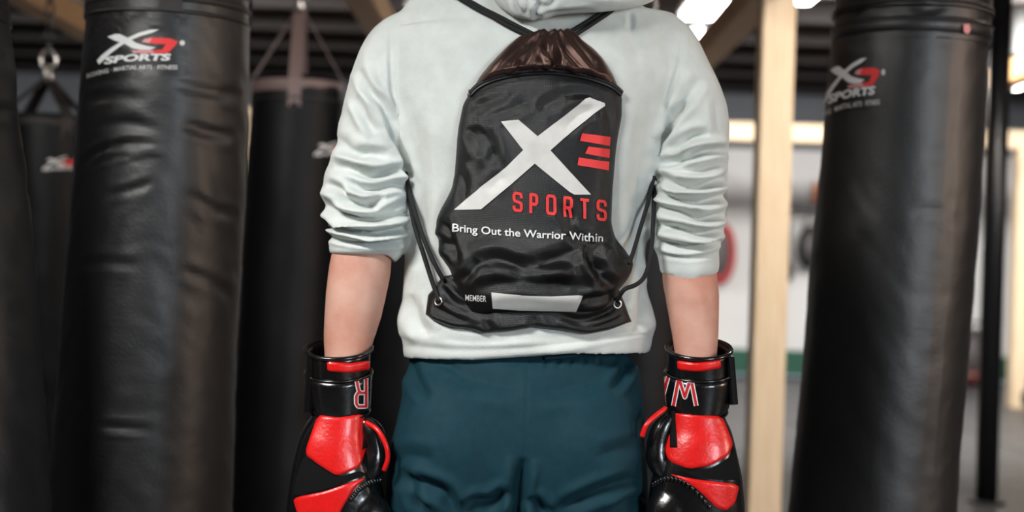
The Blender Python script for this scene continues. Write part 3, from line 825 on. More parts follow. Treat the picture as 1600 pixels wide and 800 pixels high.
FS_ = [([(826, 562), (823, 620), (821, 690), (816, 730)], 2.2, 1.2), ([(818, 715), (814, 745), (811, 775), (809, 830)], 9, 12), ([(636, 745), (665, 758), (695, 772), (712, 806)], 9, 9), ([(626, 730), (640, 760), (662, 806)], 8, 7),
                  ([(722, 796), (745, 786), (768, 784), (800, 764)], 8, 9), ([(826, 775), (838, 788), (855, 806)], 8, 8), ([(872, 800), (905, 782), (945, 765), (1000, 746)], 9, 8), ([(955, 806), (980, 785), (1008, 775)], 8, 6),
                  ([(640, 560), (648, 590), (668, 625)], 8, 5), ([(986, 558), (975, 585), (955, 610)], 7, 6), ([(986, 548), (985, 560), (982, 574)], 4, 4), ([(700, 580), (760, 596), (815, 606)], 14, 4), ([(830, 610), (880, 606), (950, 590)], 14, 4), ([(690, 566), (700, 572), (720, 580)], 5, 2),
                  ([(850, 562), (853, 570), (855, 578)], 3, 2), ([(870, 560), (872, 568), (873, 577)], 3, 2), ([(890, 559), (891, 567), (893, 576)], 3, 2), ([(912, 557), (912, 566), (914, 575)], 3, 2), ([(935, 556), (936, 564), (936, 572)], 3, 2),
                  ([(612, 720), (640, 712), (680, 720)], 10, 3), ([(1010, 690), (975, 700), (930, 715)], 10, 3)]
V = folds(V, Fc, [(a_, b_, c_ * (1.7 if c_ > 2.5 else 1.6)) for a_, b_, c_ in FS_])
shorts = obj('shorts', V, Fc, m_shorts, person)
bvS = bvh_of(V, Fc)
# waistband peeking below the hem
wbp = []
for k in range(40):
    px = 850 + (990 - 850) * k / 39
    loc, nr = cast(bvS, px, 561 - 16 * (k / 39) ** 1.2); wbp.append(loc + nr * 0.0015)
MB().tube(wbp, 0.0035, 8).build('waistband_edge', m_shorts, shorts)

# hoodie
hm = MB()
torso = [(557, 634, 1006, .108, 2.58), (553, 628, 1012, .117, 2.58), (540, 624, 1019, .121, 2.58), (522, 623, 1021, .118, 2.58), (495, 625, 1020, .118, 2.582), (450, 630, 1012, .116, 2.588), (400, 634, 1010, .114, 2.592), (350, 636, 1014, .115, 2.59), (300, 634, 1020, .12, 2.585),
         (250, 630, 1030, .124, 2.58), (200, 618, 1042, .127, 2.578), (150, 606, 1056, .126, 2.58), (110, 598, 1066, .120, 2.583), (78, 596, 1072, .110, 2.588), (52, 604, 1066, .100, 2.592), (30, 622, 1046, .092, 2.595), (10, 652, 1018, .085, 2.60), (-15, 705, 970, .078, 2.605), (-35, 760, 925, .07, 2.605)]
chain(hm, [((l + r) / 2, y, (r - l) / 2, d, Y) for y, l, r, d, Y in torso], ex=2.35, n=90, seg=90)
tm_ = MB(); tm_.add(hm.v, hm.f); bvT = bvh_of(tm_.v, tm_.f)
slL = [(650, 62, 50, .06, 2.60), (622, 80, 52, .068, 2.592), (604, 115, 52, .072, 2.585), (592, 160, 53, .072, 2.578), (585, 200, 55, .071, 2.573), (582, 250, 61, .070, 2.57), (573, 292, 69, .072, 2.568), (574, 325, 68, .072, 2.565), (577, 352, 66, .070, 2.562), (575, 368, 62, .067, 2.558), (568, 378, 54, .060, 2.556), (566, 388, 52, .058, 2.555), (566, 397, 51, .056, 2.555), (566, 398, 46, .05, 2.555)]
slR = [(1020, 62, 50, .06, 2.60), (1040, 80, 52, .068, 2.592), (1060, 115, 50, .072, 2.585), (1075, 160, 56, .072, 2.578), (1082, 200, 56, .071, 2.573), (1082, 245, 56, .068, 2.57), (1077, 290, 56, .068, 2.568), (1077, 325, 57, .068, 2.565), (1075, 360, 57, .067, 2.562), (1074, 380, 54, .064, 2.558), (1075, 390, 48, .058, 2.557), (1077, 408, 47, .056, 2.556), (1077, 425, 46, .055, 2.555), (1077, 427, 42, .05, 2.555)]
chain(hm, slL, n=70, seg=48); chain(hm, slR, n=70, seg=48)
V, Fc = remesh(hm, 0.0033, 12)
bv_smooth = bvh_of(V, Fc)
HV0, HF0 = V.copy(), Fc
HF_ = [
 # plump rolls of the pushed-up sleeves
 ([(500, 300), (530, 304), (560, 300)], 7, -4), ([(500, 332), (540, 348), (590, 354), (642, 342)], 5, -4), ([(505, 352), (530, 368), (580, 372), (640, 364)], 4, -4), ([(515, 245), (560, 256), (610, 256)], 8, -4),
 ([(1138, 222), (1105, 226), (1065, 236)], 7, -4), ([(1136, 262), (1100, 278), (1050, 274)], 6, -4), ([(1138, 292), (1100, 302), (1040, 302)], 5, -4), ([(1138, 320), (1098, 328), (1030, 318)], 5, -4), ([(1136, 346), (1095, 354), (1030, 342)], 5, -4), ([(1130, 368), (1090, 376), (1028, 366)], 4, -4),
 # armhole seams
 ([(612, 40), (610, 90), (614, 150), (626, 215), (637, 285)], 3.5, 3), ([(1066, 40), (1064, 80), (1056, 120), (1045, 165), (1035, 215), (1028, 255)], 3.5, 3),
 # left sleeve
 ([(562, 108), (576, 140), (600, 165), (614, 200), (616, 222)], 6, 7), ([(556, 150), (568, 180), (588, 208)], 6, 5), ([(606, 195), (622, 225), (632, 250), (640, 288)], 5, 7),
 ([(522, 258), (548, 262), (580, 276), (612, 268), (632, 262)], 6, 8), ([(508, 288), (530, 298), (546, 314), (575, 320), (600, 306)], 6, 10), ([(548, 250), (575, 240), (605, 246)], 7, 5), ([(545, 285), (575, 296), (615, 288), (640, 296)], 6, 8),
 ([(502, 318), (528, 334), (565, 342), (605, 340), (642, 330)], 5.5, 10), ([(508, 345), (540, 358), (590, 364), (640, 352)], 5, 10), ([(512, 368), (545, 376), (590, 380), (636, 374)], 4, 8), ([(570, 322), (600, 330), (635, 316)], 5, 6),
 ([(528, 212), (545, 232), (575, 238)], 8, 4), ([(540, 170), (548, 200), (552, 225)], 8, 3), ([(585, 70), (590, 110), (598, 140)], 8, 3),
 # right sleeve
 ([(1072, 158), (1052, 186), (1036, 222)], 6, 7), ([(1108, 208), (1078, 214), (1048, 240)], 6, 6), ([(1138, 232), (1100, 236), (1068, 248), (1028, 258)], 5.5, 10), ([(1095, 120), (1075, 150), (1060, 180)], 8, 4),
 ([(1024, 272), (1058, 288), (1098, 290), (1134, 276)], 5.5, 10), ([(1022, 296), (1056, 312), (1100, 314), (1136, 304)], 5, 9), ([(1022, 322), (1060, 328), (1098, 342), (1134, 334)], 5, 10), ([(1022, 350), (1060, 356), (1100, 366), (1132, 358)], 5, 9),
 ([(1024, 374), (1060, 386), (1096, 384), (1128, 374)], 4, 8), ([(1060, 262), (1090, 266), (1125, 258)], 6, 5), ([(1040, 300), (1030, 285), (1026, 270)], 4, 5), ([(1118, 150), (1122, 190), (1128, 220)], 7, 3), ([(1030, 398), (1075, 404), (1120, 398)], 2.5, 3),
 ([(516, 384), (560, 388), (612, 390)], 2.5, 2),
 # back of the torso
 ([(640, 150), (650, 250), (652, 340), (645, 420)], 14, 4), ([(1020, 150), (1004, 260), (1000, 340), (1006, 420)], 14, 4), ([(700, 40), (670, 100), (660, 180)], 14, 2.5), ([(985, 30), (990, 70), (1004, 120)], 10, 2.5), ([(984, 18), (986, 34), (985, 48)], 4, 3),
 ([(640, 460), (650, 500), (670, 530)], 10, 5), ([(1006, 440), (1004, 490), (985, 525)], 10, 5), ([(690, 532), (740, 540), (800, 536)], 8, 2.5), ([(830, 540), (900, 536), (960, 526)], 8, 2.5), ([(626, 548), (700, 553), (800, 552), (900, 546), (1012, 534)], 5, 2.5), ([(660, 300), (655, 380), (660, 440)], 9, 3),
 ([(990, 60), (1015, 90), (1030, 130)], 9, 3),
]
V = folds(V, Fc, [(a_, b_, c_ * (2.2 if abs(c_) >= 4 else 1.3)) for a_, b_, c_ in HF_])
V = laplace(V, Fc, 1, 0.5)
# the hem sits higher over one hip
Q = to_px(V); wq = np.clip((Q[:, 1] - 490) / 60, 0, 1) ** 2
V += np.array(UV)[None, :] * (wq * np.interp(Q[:, 0], [620, 740, 830, 930, 1020], [9, 5, 7, 14, 23]) * 2.5 / F)[:, None]
hoodie = obj('hoodie', V, Fc, m_hoodie, person)
bvH = bvh_of(V, Fc)
# hood lying on the shoulders
hm = MB()
def hood_chain(pts, n=40):
    R = spline(pts, n); mb = hm
    mb.tube([P(r[0], r[1], r[2]) for r in R], [r[3] for r in R], 20)
hood_chain([(760, -60, 2.60, .02), (785, -22, 2.53, .030), (820, 0, 2.475, .034), (870, -6, 2.458, .034), (930, -10, 2.46, .033), (985, -14, 2.485, .030), (1018, -20, 2.53, .022), (1035, -45, 2.59, .012)])
hood_chain([(775, -70, 2.60, .02), (800, -45, 2.52, .035), (850, -38, 2.47, .04), (920, -40, 2.47, .04), (985, -42, 2.51, .032), (1015, -60, 2.58, .018)])
hood_chain([(800, -10, 2.50, .018), (818, 8, 2.47, .020), (842, 14, 2.458, .020), (862, 6, 2.455, .016)], 20)
Vh, Fh = remesh(hm, 0.0045, 5)
Vh = folds(Vh, Fh, [([(800, -20), (806, 8), (818, 26)], 4, 6), ([(815, -10), (822, 12), (822, 26)], 4, 5), ([(850, -5), (842, 10), (836, 22), (845, 30)], 4, 6), ([(838, 16), (860, 6), (872, -8)], 4, 5), ([(845, 22), (880, 20), (930, 16)], 4, 4), ([(825, -8), (838, 6), (842, 12)], 5, 5), ([(900, -20), (950, -12), (1000, -10)], 6, 4)])
hood = obj('hood', Vh, Fh, m_hoodie, hoodie)

# ------------------------------------------------------------------ drawstring backpack
bagp = P(830, 520, 2.44)
pack = thing('drawstring_backpack', 'black nylon drawstring backpack with white X and red lettering worn on the back', 'backpack', (bagp.x, bagp.y, bagp.z))
def interp(tab, y):
    t = np.array(tab, float); return float(np.interp(y, t[:, 0], t[:, 1]))
SL = [(104, 776), (112, 764), (122, 752), (138, 737), (160, 723), (200, 715), (250, 711), (290, 708), (310, 697), (328, 687), (345, 680), (365, 682), (395, 690), (420, 701), (445, 712), (470, 724), (492, 740)]
SR = [(104, 930), (112, 946), (124, 958), (138, 969), (152, 973), (180, 971), (240, 963), (300, 958), (350, 956), (372, 962), (388, 976), (405, 988), (420, 990), (435, 983), (455, 966), (475, 950), (492, 930)]
def smooth_tab(tab, ys):
    v = np.array([interp(tab, y) for y in ys]); k = np.ones(5) / 5
    vp = np.concatenate([[v[0]] * 2, v, [v[-1]] * 2]); return np.convolve(vp, k, 'valid')
def base_hit(px, py): 
    loc, nr = cast(bv_smooth, px, py); return (loc - CAM).dot(FV), nr
def sheet(name, ys, xl, xr, thick, m, parent, nc=100, topcurve=None, botcurve=None, fl=(), base_off=0.006, edge_p=0.5, edge_w=0.16, smooth_it=2, ret=False):
    """a soft closed pouch lying on the back: rows of photo points, front raised by thick(s, y)"""
    front = []; back = []
    nr = len(ys)
    for i, y in enumerate(ys):
        for j in range(nc):
            s = j / (nc - 1)
            px = xl[i] + (xr[i] - xl[i]) * s; py = y
            if topcurve or botcurve:
                v = i / (nr - 1); tc_ = topcurve(px); bc_ = botcurve(px); py = tc_ + (bc_ - tc_) * v
            d, _ = base_hit(px, py)
            e = min(1.0, min(s, 1 - s) / edge_w); v = i / (nr - 1); e2 = min(1.0, min(v, 1 - v) / 0.08)
            prof = (1 - (1 - e) ** 2) ** edge_p * (1 - (1 - e2) ** 2) ** edge_p
            rv = ray(px, py)
            front.append(CAM + rv * (d - base_off - thick(s, py) * prof)); back.append(CAM + rv * (d - base_off + 0.0015))
    V = np.array([tuple(v) for v in front + back]); n = nr * nc; Fc = []
    for i in range(nr - 1):
        for j in range(nc - 1):
            a = i * nc + j; q = (a, a + nc, a + nc + 1, a + 1)
            Fc.append(q); Fc.append(tuple(k + n for k in reversed(q)))
    ring = [j for j in range(nc)] + [i * nc + nc - 1 for i in range(1, nr)] + [(nr - 1) * nc + j for j in range(nc - 2, -1, -1)] + [i * nc for i in range(nr - 2, 0, -1)]
    for k in range(len(ring)):
        a, b = ring[k], ring[(k + 1) % len(ring)]; Fc.append((a, b, b + n, a + n))
    me = fix_normals(V, Fc); Fc = [tuple(p.vertices) for p in me.polygons]; bpy.data.meshes.remove(me)
    V = laplace(V, Fc, smooth_it)
    N = normals(V, Fc)
    if np.mean(N[:n, 1]) > 0: Fc = [tuple(reversed(f)) for f in Fc]
    if fl: V = folds(V, Fc, fl)
    o = obj(name, V, Fc, m, parent)
    return o, bvh_of(V, Fc), V, Fc

# zip line, the upper border of the front panel
ZIP = [(736, 142), (748, 130), (764, 121), (790, 113), (820, 108), (850, 106), (880, 108), (910, 113), (938, 121), (956, 129), (969, 140)]
def zip_y(px): 
    z = np.array(ZIP, float); return float(np.interp(px, z[:, 0], z[:, 1]))
# bottom flap
FT = [(660, 446), (690, 432), (720, 425), (800, 425), (900, 425), (950, 438), (972, 450), (990, 460)]
FB = [(660, 488), (676, 500), (700, 509), (730, 515), (760, 521), (800, 518), (830, 512), (870, 516), (915, 522), (950, 515), (975, 507), (990, 502)]
ft = lambda x: float(np.interp(x, *np.array(FT, float).T)); fb = lambda x: float(np.interp(x, *np.array(FB, float).T))
nrows = 34; ysf = np.linspace(0, 1, nrows)
xlf = np.interp(ysf, [0, .35, 1], [690, 668, 664]); xrf = np.interp(ysf, [0, .4, 1], [966, 977, 988])
foldF = [([(690, 445), (705, 470), (735, 488)], 6, 6), ([(715, 455), (740, 480), (770, 492)], 7, 5), ([(675, 480), (700, 490), (730, 505)], 6, 4), ([(870, 492), (910, 500), (950, 488), (968, 470)], 5, 8), ([(880, 505), (930, 510), (975, 495)], 4, 4), ([(700, 435), (725, 455), (745, 462)], 5, 5), ([(755, 500), (765, 512), (770, 520)], 6, 4), ([(830, 495), (835, 505), (836, 514)], 7, 3)]
flap, bvF, _, _ = sheet('bottom_flap', ysf, xlf, xrf, lambda s, y: 0.010, m_nylon, pack, nc=110, topcurve=ft, botcurve=fb, fl=foldF, edge_w=0.04)
# main sack
ys = np.linspace(104, 492, 120)
xl = smooth_tab(SL, ys); xr = smooth_tab(SR, ys)
TH = [(104, .014), (140, .020), (200, .026), (280, .032), (340, .042), (390, .050), (430, .046), (460, .034), (492, .016)]
# the sack's top follows the zip: rows fan from the zip arc downwards
def sack_top(px): return zip_y(px)
ys0 = np.linspace(0, 1, 130)
def sack_rows():
    yy = 140 + ys0 * (490 - 140)
    return yy, smooth_tab(SL, yy), smooth_tab(SR, yy)
yy, xl, xr = sack_rows()
SB = [(700, 470), (740, 484), (800, 490), (870, 490), (920, 480), (960, 455), (990, 440)]
foldS = [([(735, 170), (765, 160), (800, 150)], 6, 3), ([(760, 180), (790, 172), (830, 158)], 7, 3.5), ([(728, 200), (742, 215), (752, 245)], 7, 4), ([(745, 195), (765, 225), (772, 260)], 7, 4), ([(840, 170), (862, 158), (880, 150)], 7, 4), ([(870, 150), (900, 145), (935, 150)], 6, 3),
         ([(880, 205), (905, 180), (940, 165)], 8, 4), ([(945, 160), (955, 200), (950, 260)], 7, 3), ([(715, 260), (725, 290), (722, 320)], 6, 3),
         ([(686, 342), (697, 360), (706, 388), (714, 414)], 6, 8), ([(683, 366), (692, 380), (706, 388)], 5, 4), ([(735, 420), (770, 405), (800, 412), (830, 425)], 9, 6), ([(800, 425), (850, 410), (900, 390), (925, 375)], 9, 6), ([(945, 372), (930, 395), (940, 430), (960, 450)], 7, 8), ([(915, 388), (925, 410), (945, 425)], 6, 6), ([(960, 372), (972, 395), (975, 420)], 6, 5),
         ([(850, 432), (870, 425), (895, 430)], 8, -5), ([(740, 452), (800, 440), (870, 446), (930, 450)], 8, 4), ([(880, 350), (905, 372), (930, 388)], 7, 4), ([(720, 440), (735, 425), (745, 405)], 6, 5), ([(960, 455), (940, 465), (905, 470)], 5, 5), ([(765, 300), (775, 285), (790, 275)], 7, 2), ([(870, 320), (885, 335), (900, 350)], 7, 3)]
def thick_s(s, y): return interp(TH, y) * (0.85 + 0.15 * math.sin(math.pi * s))
def sheet_sack():
    return sheet('front_panel', yy, xl, xr, thick_s, m_nylon, pack, nc=130, topcurve=None, fl=foldS, edge_w=0.13, smooth_it=3)
# rows as blended curves: top = zip arc, lower rows flatten out
_front = []
class _C: pass
def sack_py(px, v, y):
    top_off = zip_y(px) - 140
    return y + top_off * (1 - v) ** 2.2 if v < 1 else y
def build_sack():
    nr, nc = len(yy), 130
    front, back = [], []
    for i, y in enumerate(yy):
        v = i / (nr - 1)
        for j in range(nc):
            s = j / (nc - 1); px = xl[i] + (xr[i] - xl[i]) * s
            py = sack_py(px, v, y)
            # rounded lower border
            d, _ = base_hit(px, py)
            e = min(1.0, min(s, 1 - s) / 0.13); e2 = min(1.0, (1 - v) / 0.09); e3 = min(1.0, v / 0.05) * 0.5 + 0.5
            prof = math.sqrt(max(0, 1 - (1 - e) ** 2)) * math.sqrt(max(0, 1 - (1 - e2) ** 2)) * e3
            rv = ray(px, py); off = 0.013 if y > 420 else 0.005 + 0.008 * max(0, (y - 380) / 40)
            front.append(CAM + rv * (d - off - thick_s(s, y) * prof)); back.append(CAM + rv * (d - off + 0.001))
    V = np.array([tuple(v) for v in front + back]); n = nr * nc; Fc = []
    for i in range(nr - 1):
        for j in range(nc - 1):
            a = i * nc + j; q = (a, a + nc, a + nc + 1, a + 1); Fc.append(q); Fc.append(tuple(k + n for k in reversed(q)))
    ring = [j for j in range(nc)] + [i * nc + nc - 1 for i in range(1, nr)] + [(nr - 1) * nc + j for j in range(nc - 2, -1, -1)] + [i * nc for i in range(nr - 2, 0, -1)]
    for k in range(len(ring)):
        a, b = ring[k], ring[(k + 1) % len(ring)]; Fc.append((a, b, b + n, a + n))
    me = fix_normals(V, Fc); Fc = [tuple(p.vertices) for p in me.polygons]; bpy.data.meshes.remove(me)
    V = laplace(V, Fc, 3)
    if np.mean(normals(V, Fc)[:n, 1]) > 0: Fc = [tuple(reversed(f)) for f in Fc]
    V = folds(V, Fc, [(a_, b_ * 1.15, c_ * 1.35) for a_, b_, c_ in foldS])
    V = laplace(V, Fc, 1, 0.3)
    return obj('front_panel', V, Fc, m_nylon, pack), bvh_of(V, Fc), V, Fc
sack, bvK, VK, FK = build_sack()
# gathered top above the zip
GL = [(46, 846), (52, 832), (58, 820), (66, 810), (80, 796), (100, 778), (120, 757), (142, 737)]
GR = [(46, 886), (52, 896), (58, 901), (66, 908), (80, 922), (100, 940), (120, 956), (142, 968)]
yg = np.linspace(46, 142, 60)
GLs, GRs = smooth_tab(GL, yg), smooth_tab(GR, yg)
foldG = [([(842, 50), (815, 75), (790, 105), (775, 118)], 4, 6), ([(850, 50), (828, 75), (806, 108)], 4, 6), ([(858, 48), (852, 70), (868, 92), (868, 108)], 4, 7), ([(862, 48), (864, 75), (870, 100)], 3, 5), ([(872, 48), (882, 72), (900, 95), (915, 112)], 4, 7), ([(882, 50), (900, 75), (925, 105)], 4, 6), ([(892, 52), (915, 80), (942, 115)], 3.5, 5), ([(835, 55), (808, 75), (770, 115)], 3.5, 4), ([(868, 90), (866, 100), (868, 110)], 4, 4), ([(838, 72), (835, 90), (842, 108)], 8, -3)]
def build_top():
    nr, nc = len(yg), 110
    front, back = [], []
    for i, y in enumerate(yg):
        v = i / (nr - 1)
        for j in range(nc):
            s = j / (nc - 1); px = GLs[i] + (GRs[i] - GLs[i]) * s
            py = y + (zip_y(px) - 140) * v ** 1.6 + (2.2 * math.sin(s * 23 + 1.2 * math.sin(s * 9)) * (1 - v) ** 6)
            d, _ = base_hit(px, py)
            e = min(1.0, min(s, 1 - s) / 0.2); prof = math.sqrt(max(0, 1 - (1 - e) ** 2))
            th = (0.008 + 0.026 * (1 - (1 - min(1, v * 1.15)) ** 2) - 0.012 * max(0, v - .85) / .15) * prof
            rv = ray(px, py)
            front.append(CAM + rv * (d - 0.005 - th)); back.append(CAM + rv * (d - 0.003))
    V = np.array([tuple(v) for v in front + back]); n = nr * nc; Fc = []
    for i in range(nr - 1):
        for j in range(nc - 1):
            a = i * nc + j; q = (a, a + nc, a + nc + 1, a + 1); Fc.append(q); Fc.append(tuple(k + n for k in reversed(q)))
    ring = [j for j in range(nc)] + [i * nc + nc - 1 for i in range(1, nr)] + [(nr - 1) * nc + j for j in range(nc - 2, -1, -1)] + [i * nc for i in range(nr - 2, 0, -1)]
    for k in range(len(ring)):
        a, b = ring[k], ring[(k + 1) % len(ring)]; Fc.append((a, b, b + n, a + n))
    me = fix_normals(V, Fc); Fc = [tuple(p.vertices) for p in me.polygons]; bpy.data.meshes.remove(me)
    V = laplace(V, Fc, 2)
    if np.mean(normals(V, Fc)[:n, 1]) > 0: Fc = [tuple(reversed(f)) for f in Fc]
    V = folds(V, Fc, [(a_, b_ * 1.3, c_ * 1.5) for a_, b_, c_ in foldG])
    return obj('gathered_top', V, Fc, m_nylon_top, pack), bvh_of(V, Fc)
gtop, bvG = build_top()
gtop['label'] = 'gathered top with brownish sheen'
# zip: tape with two rows of piping and fine teeth
zp = spline(ZIP, 90)
def on_sack(px, py, h):
    loc, nr = cast(bvK, px, py); return loc + nr * h
zt = [on_sack(p[0], p[1] + 5, 0.003) for p in zp]
MB().tube(zt, 0.0042, 8).build('zip_piping', m_nylon, pack)
zt2 = [on_sack(p[0], p[1] + 9.5, 0.002) for p in zp]
zb = MB().tube(zt2, 0.0024, 8).build('zip_tape', m_zip, pack)
tm = MB()
zq = spline(ZIP, 150)
for p in zq[::1]:
    c = on_sack(p[0], p[1] + 7.4, 0.0036); tm.box(c, (0.0011, 0.002, 0.0030))
zteeth = tm.build('zip_teeth', m_zip, pack, False); zteeth['kind'] = 'stuff'
pl = MB(); c0 = on_sack(737, 146, 0.006)
pl.box(c0, (0.003, 0.003, 0.006)); pl.box(c0 + Vector((-.002, -.001, -.008)), (0.002, 0.0012, 0.010))
pl.build('zip_puller', m_grey_steel, pack, False)
# stitched line under the zip and along the flap hem
st = MB()
for p in spline([(q[0] * .985 + 12.5, q[1] + 17) for q in ZIP], 70)[2:-2]:
    c = on_sack(p[0], p[1], 0.0008); st.box(c, (0.0026, 0.001, 0.0009))
s_ = st.build('stitching', m_cord, pack, False); s_['kind'] = 'stuff'
# prints
X1 = [(710, 328), (730, 311), (755, 289), (790, 262), (817, 235), (840, 213), (870, 190), (900, 166), (914, 155), (921, 153), (944, 161), (945, 165), (915, 189), (880, 217), (860, 235), (835, 256), (800, 287), (752, 327)]
X2 = [(783, 190), (810, 187), (840, 213), (860, 235), (890, 268), (923, 304), (897, 304), (890, 300), (864, 279), (835, 255), (817, 234)]
decal('printed_cross', [X1, X2], bvK, 0.0018, m_print_grey, pack, 3.5)
for q in ([(909, 208), (953, 214), (952, 228), (906, 220)], [(919, 229), (952, 233), (951, 247), (914, 240)], [(904, 246), (951, 253), (950, 266), (902, 258)]):
    decal('printed_bar', [q], bvK, 0.0018, m_print_red, pack, 3.5)
for ch, x0, x1, yt, yb_ in (('S', 801, 817, 300, 331), ('P', 827, 841, 302, 334), ('O', 853, 869, 304, 336), ('R', 880, 895, 307, 340), ('T', 905, 921, 310, 342), ('S', 931, 947, 312, 345)):
    wd = 4.6; sl = 0.1
    f = lambda p: (x0 + wd / 2 + p[0] * (x1 - x0 - wd) - .06 * (p[1] - .5) * 0, yb_ - wd / 2 - p[1] * (yb_ - yt - wd) + sl * (p[0] - .5) * (x1 - x0))
    lines = [[f(p) for p in ln] for ln in LET[ch]]
    decal('printed_letter', stroke_polys(lines, wd), bvK, 0.0018, m_print_red, pack, 3.5)
def slog(x, y):
    px = 708 + 233 * x
    return (px, 361.5 + 15.5 * x + 1.5 * math.sin(math.pi * x) - 17.0 * y)
text_decal('printed_slogan', 'Bring Out the Warrior Within', slog, bvK, 0.0024, m_print, pack, bold=0.014)
both = MB(); both.add(VK, FK)
fv = flap.data
fvv = [Vector(v.co) + ORG[flap.name] for v in fv.vertices]; both.add(fvv, [tuple(p.vertices) for p in fv.polygons])
bvA2 = bvh_of(both.v, both.f)
decal('name_strip', [[(768, 457), (815, 461), (862, 463), (910, 461), (905, 474), (900, 486), (860, 485), (810, 484), (770, 481)]], bvA2, 0.0020, m_print_grey, pack, 3.0)
text_decal('printed_member', 'MEMBER', lambda x, y: (728 + 32 * x, 469 + 2 * x - 13 * y), bvA2, 0.0014, m_print, pack, bold=0.006)
# eyelets
for ex, ey in ((686, 471), (964, 475)):
    loc, nr = cast(bvF, ex, ey); t1 = nr.cross(Vector((0, 0, 1))).normalized(); t2 = nr.cross(t1)
    MB().tube([loc + nr * 0.002 + (t1 * math.cos(q) + t2 * math.sin(q)) * 0.0068 for q in np.linspace(0, 2 * math.pi, 20, endpoint=False)], 0.0020, 8, closed=True).build('eyelet', m_chrome, pack)
# cords lie on the hoodie
def cord(pts, r=0.0034, lift=0.004, surf=bvH, n=60, name='cord'):
    out = []
    for p in spline(pts, n):
        loc, nr = cast(surf, p[0], p[1]); out.append(loc + nr * lift)
    a = np.array([tuple(v) for v in out])
    for _ in range(6): a[1:-1] = 0.25 * a[:-2] + 0.5 * a[1:-1] + 0.25 * a[2:]
    return MB().tube([Vector(v) for v in a], r, 10).build(name, m_cord, pack)
hoodall = MB(); hoodall.add(V, Fc)
cord([(838, 58), (800, 39), (760, 18), (718, -6), (690, -22)], 0.0042)
cord([(834, 62), (796, 44), (752, 19), (710, -6), (684, -22)], 0.0042, 0.005)
cord([(890, 52), (915, 37), (935, 24), (950, 15), (958, 9)], 0.0038)
cord([(897, 58), (920, 43), (942, 28), (956, 18), (964, 10)], 0.0038, 0.005)
def free_cord(pts, r):
    out = []
    for p in spline(pts, 50):
        d = ray(p[0], p[1]).normalized(); loc, nr, i_, dist = bvT.ray_cast(CAM, d)
        Yv = p[2]
        if loc is not None: Yv = min(Yv, loc.y - 0.006)
        out.append(P(p[0], p[1], Yv))
    a_ = np.array([tuple(v) for v in out])
    for _ in range(8): a_[1:-1] = 0.25 * a_[:-2] + 0.5 * a_[1:-1] + 0.25 * a_[2:]
    return MB().tube([Vector(v) for v in a_], r, 10).build('cord', m_cord, pack)
fl_ = lambda x, y: cast(bvF, x, y)[0].y - 0.004
free_cord([(634, 270, 2.56), (642, 308, 2.53), (658, 362, 2.50), (677, 408, 2.47), (692, 436, fl_(692, 440) - .003)], 0.0042)
free_cord([(636, 280, 2.56), (645, 342, 2.52), (661, 395, 2.49), (676, 442, fl_(678, 450) - .004), (687, 471, fl_(687, 471) + .002)], 0.0042)
free_cord([(1022, 275, 2.56), (1012, 318, 2.52), (1000, 358, 2.50), (990, 392, 2.47), (983, 412, 2.45)], 0.0038)
free_cord([(1023, 278, 2.56), (1021, 335, 2.52), (1018, 388, 2.50), (1009, 430, 2.48), (992, 446, 2.465), (975, 452, 2.45), (964, 470, fl_(964, 474) + .002)], 0.0040)

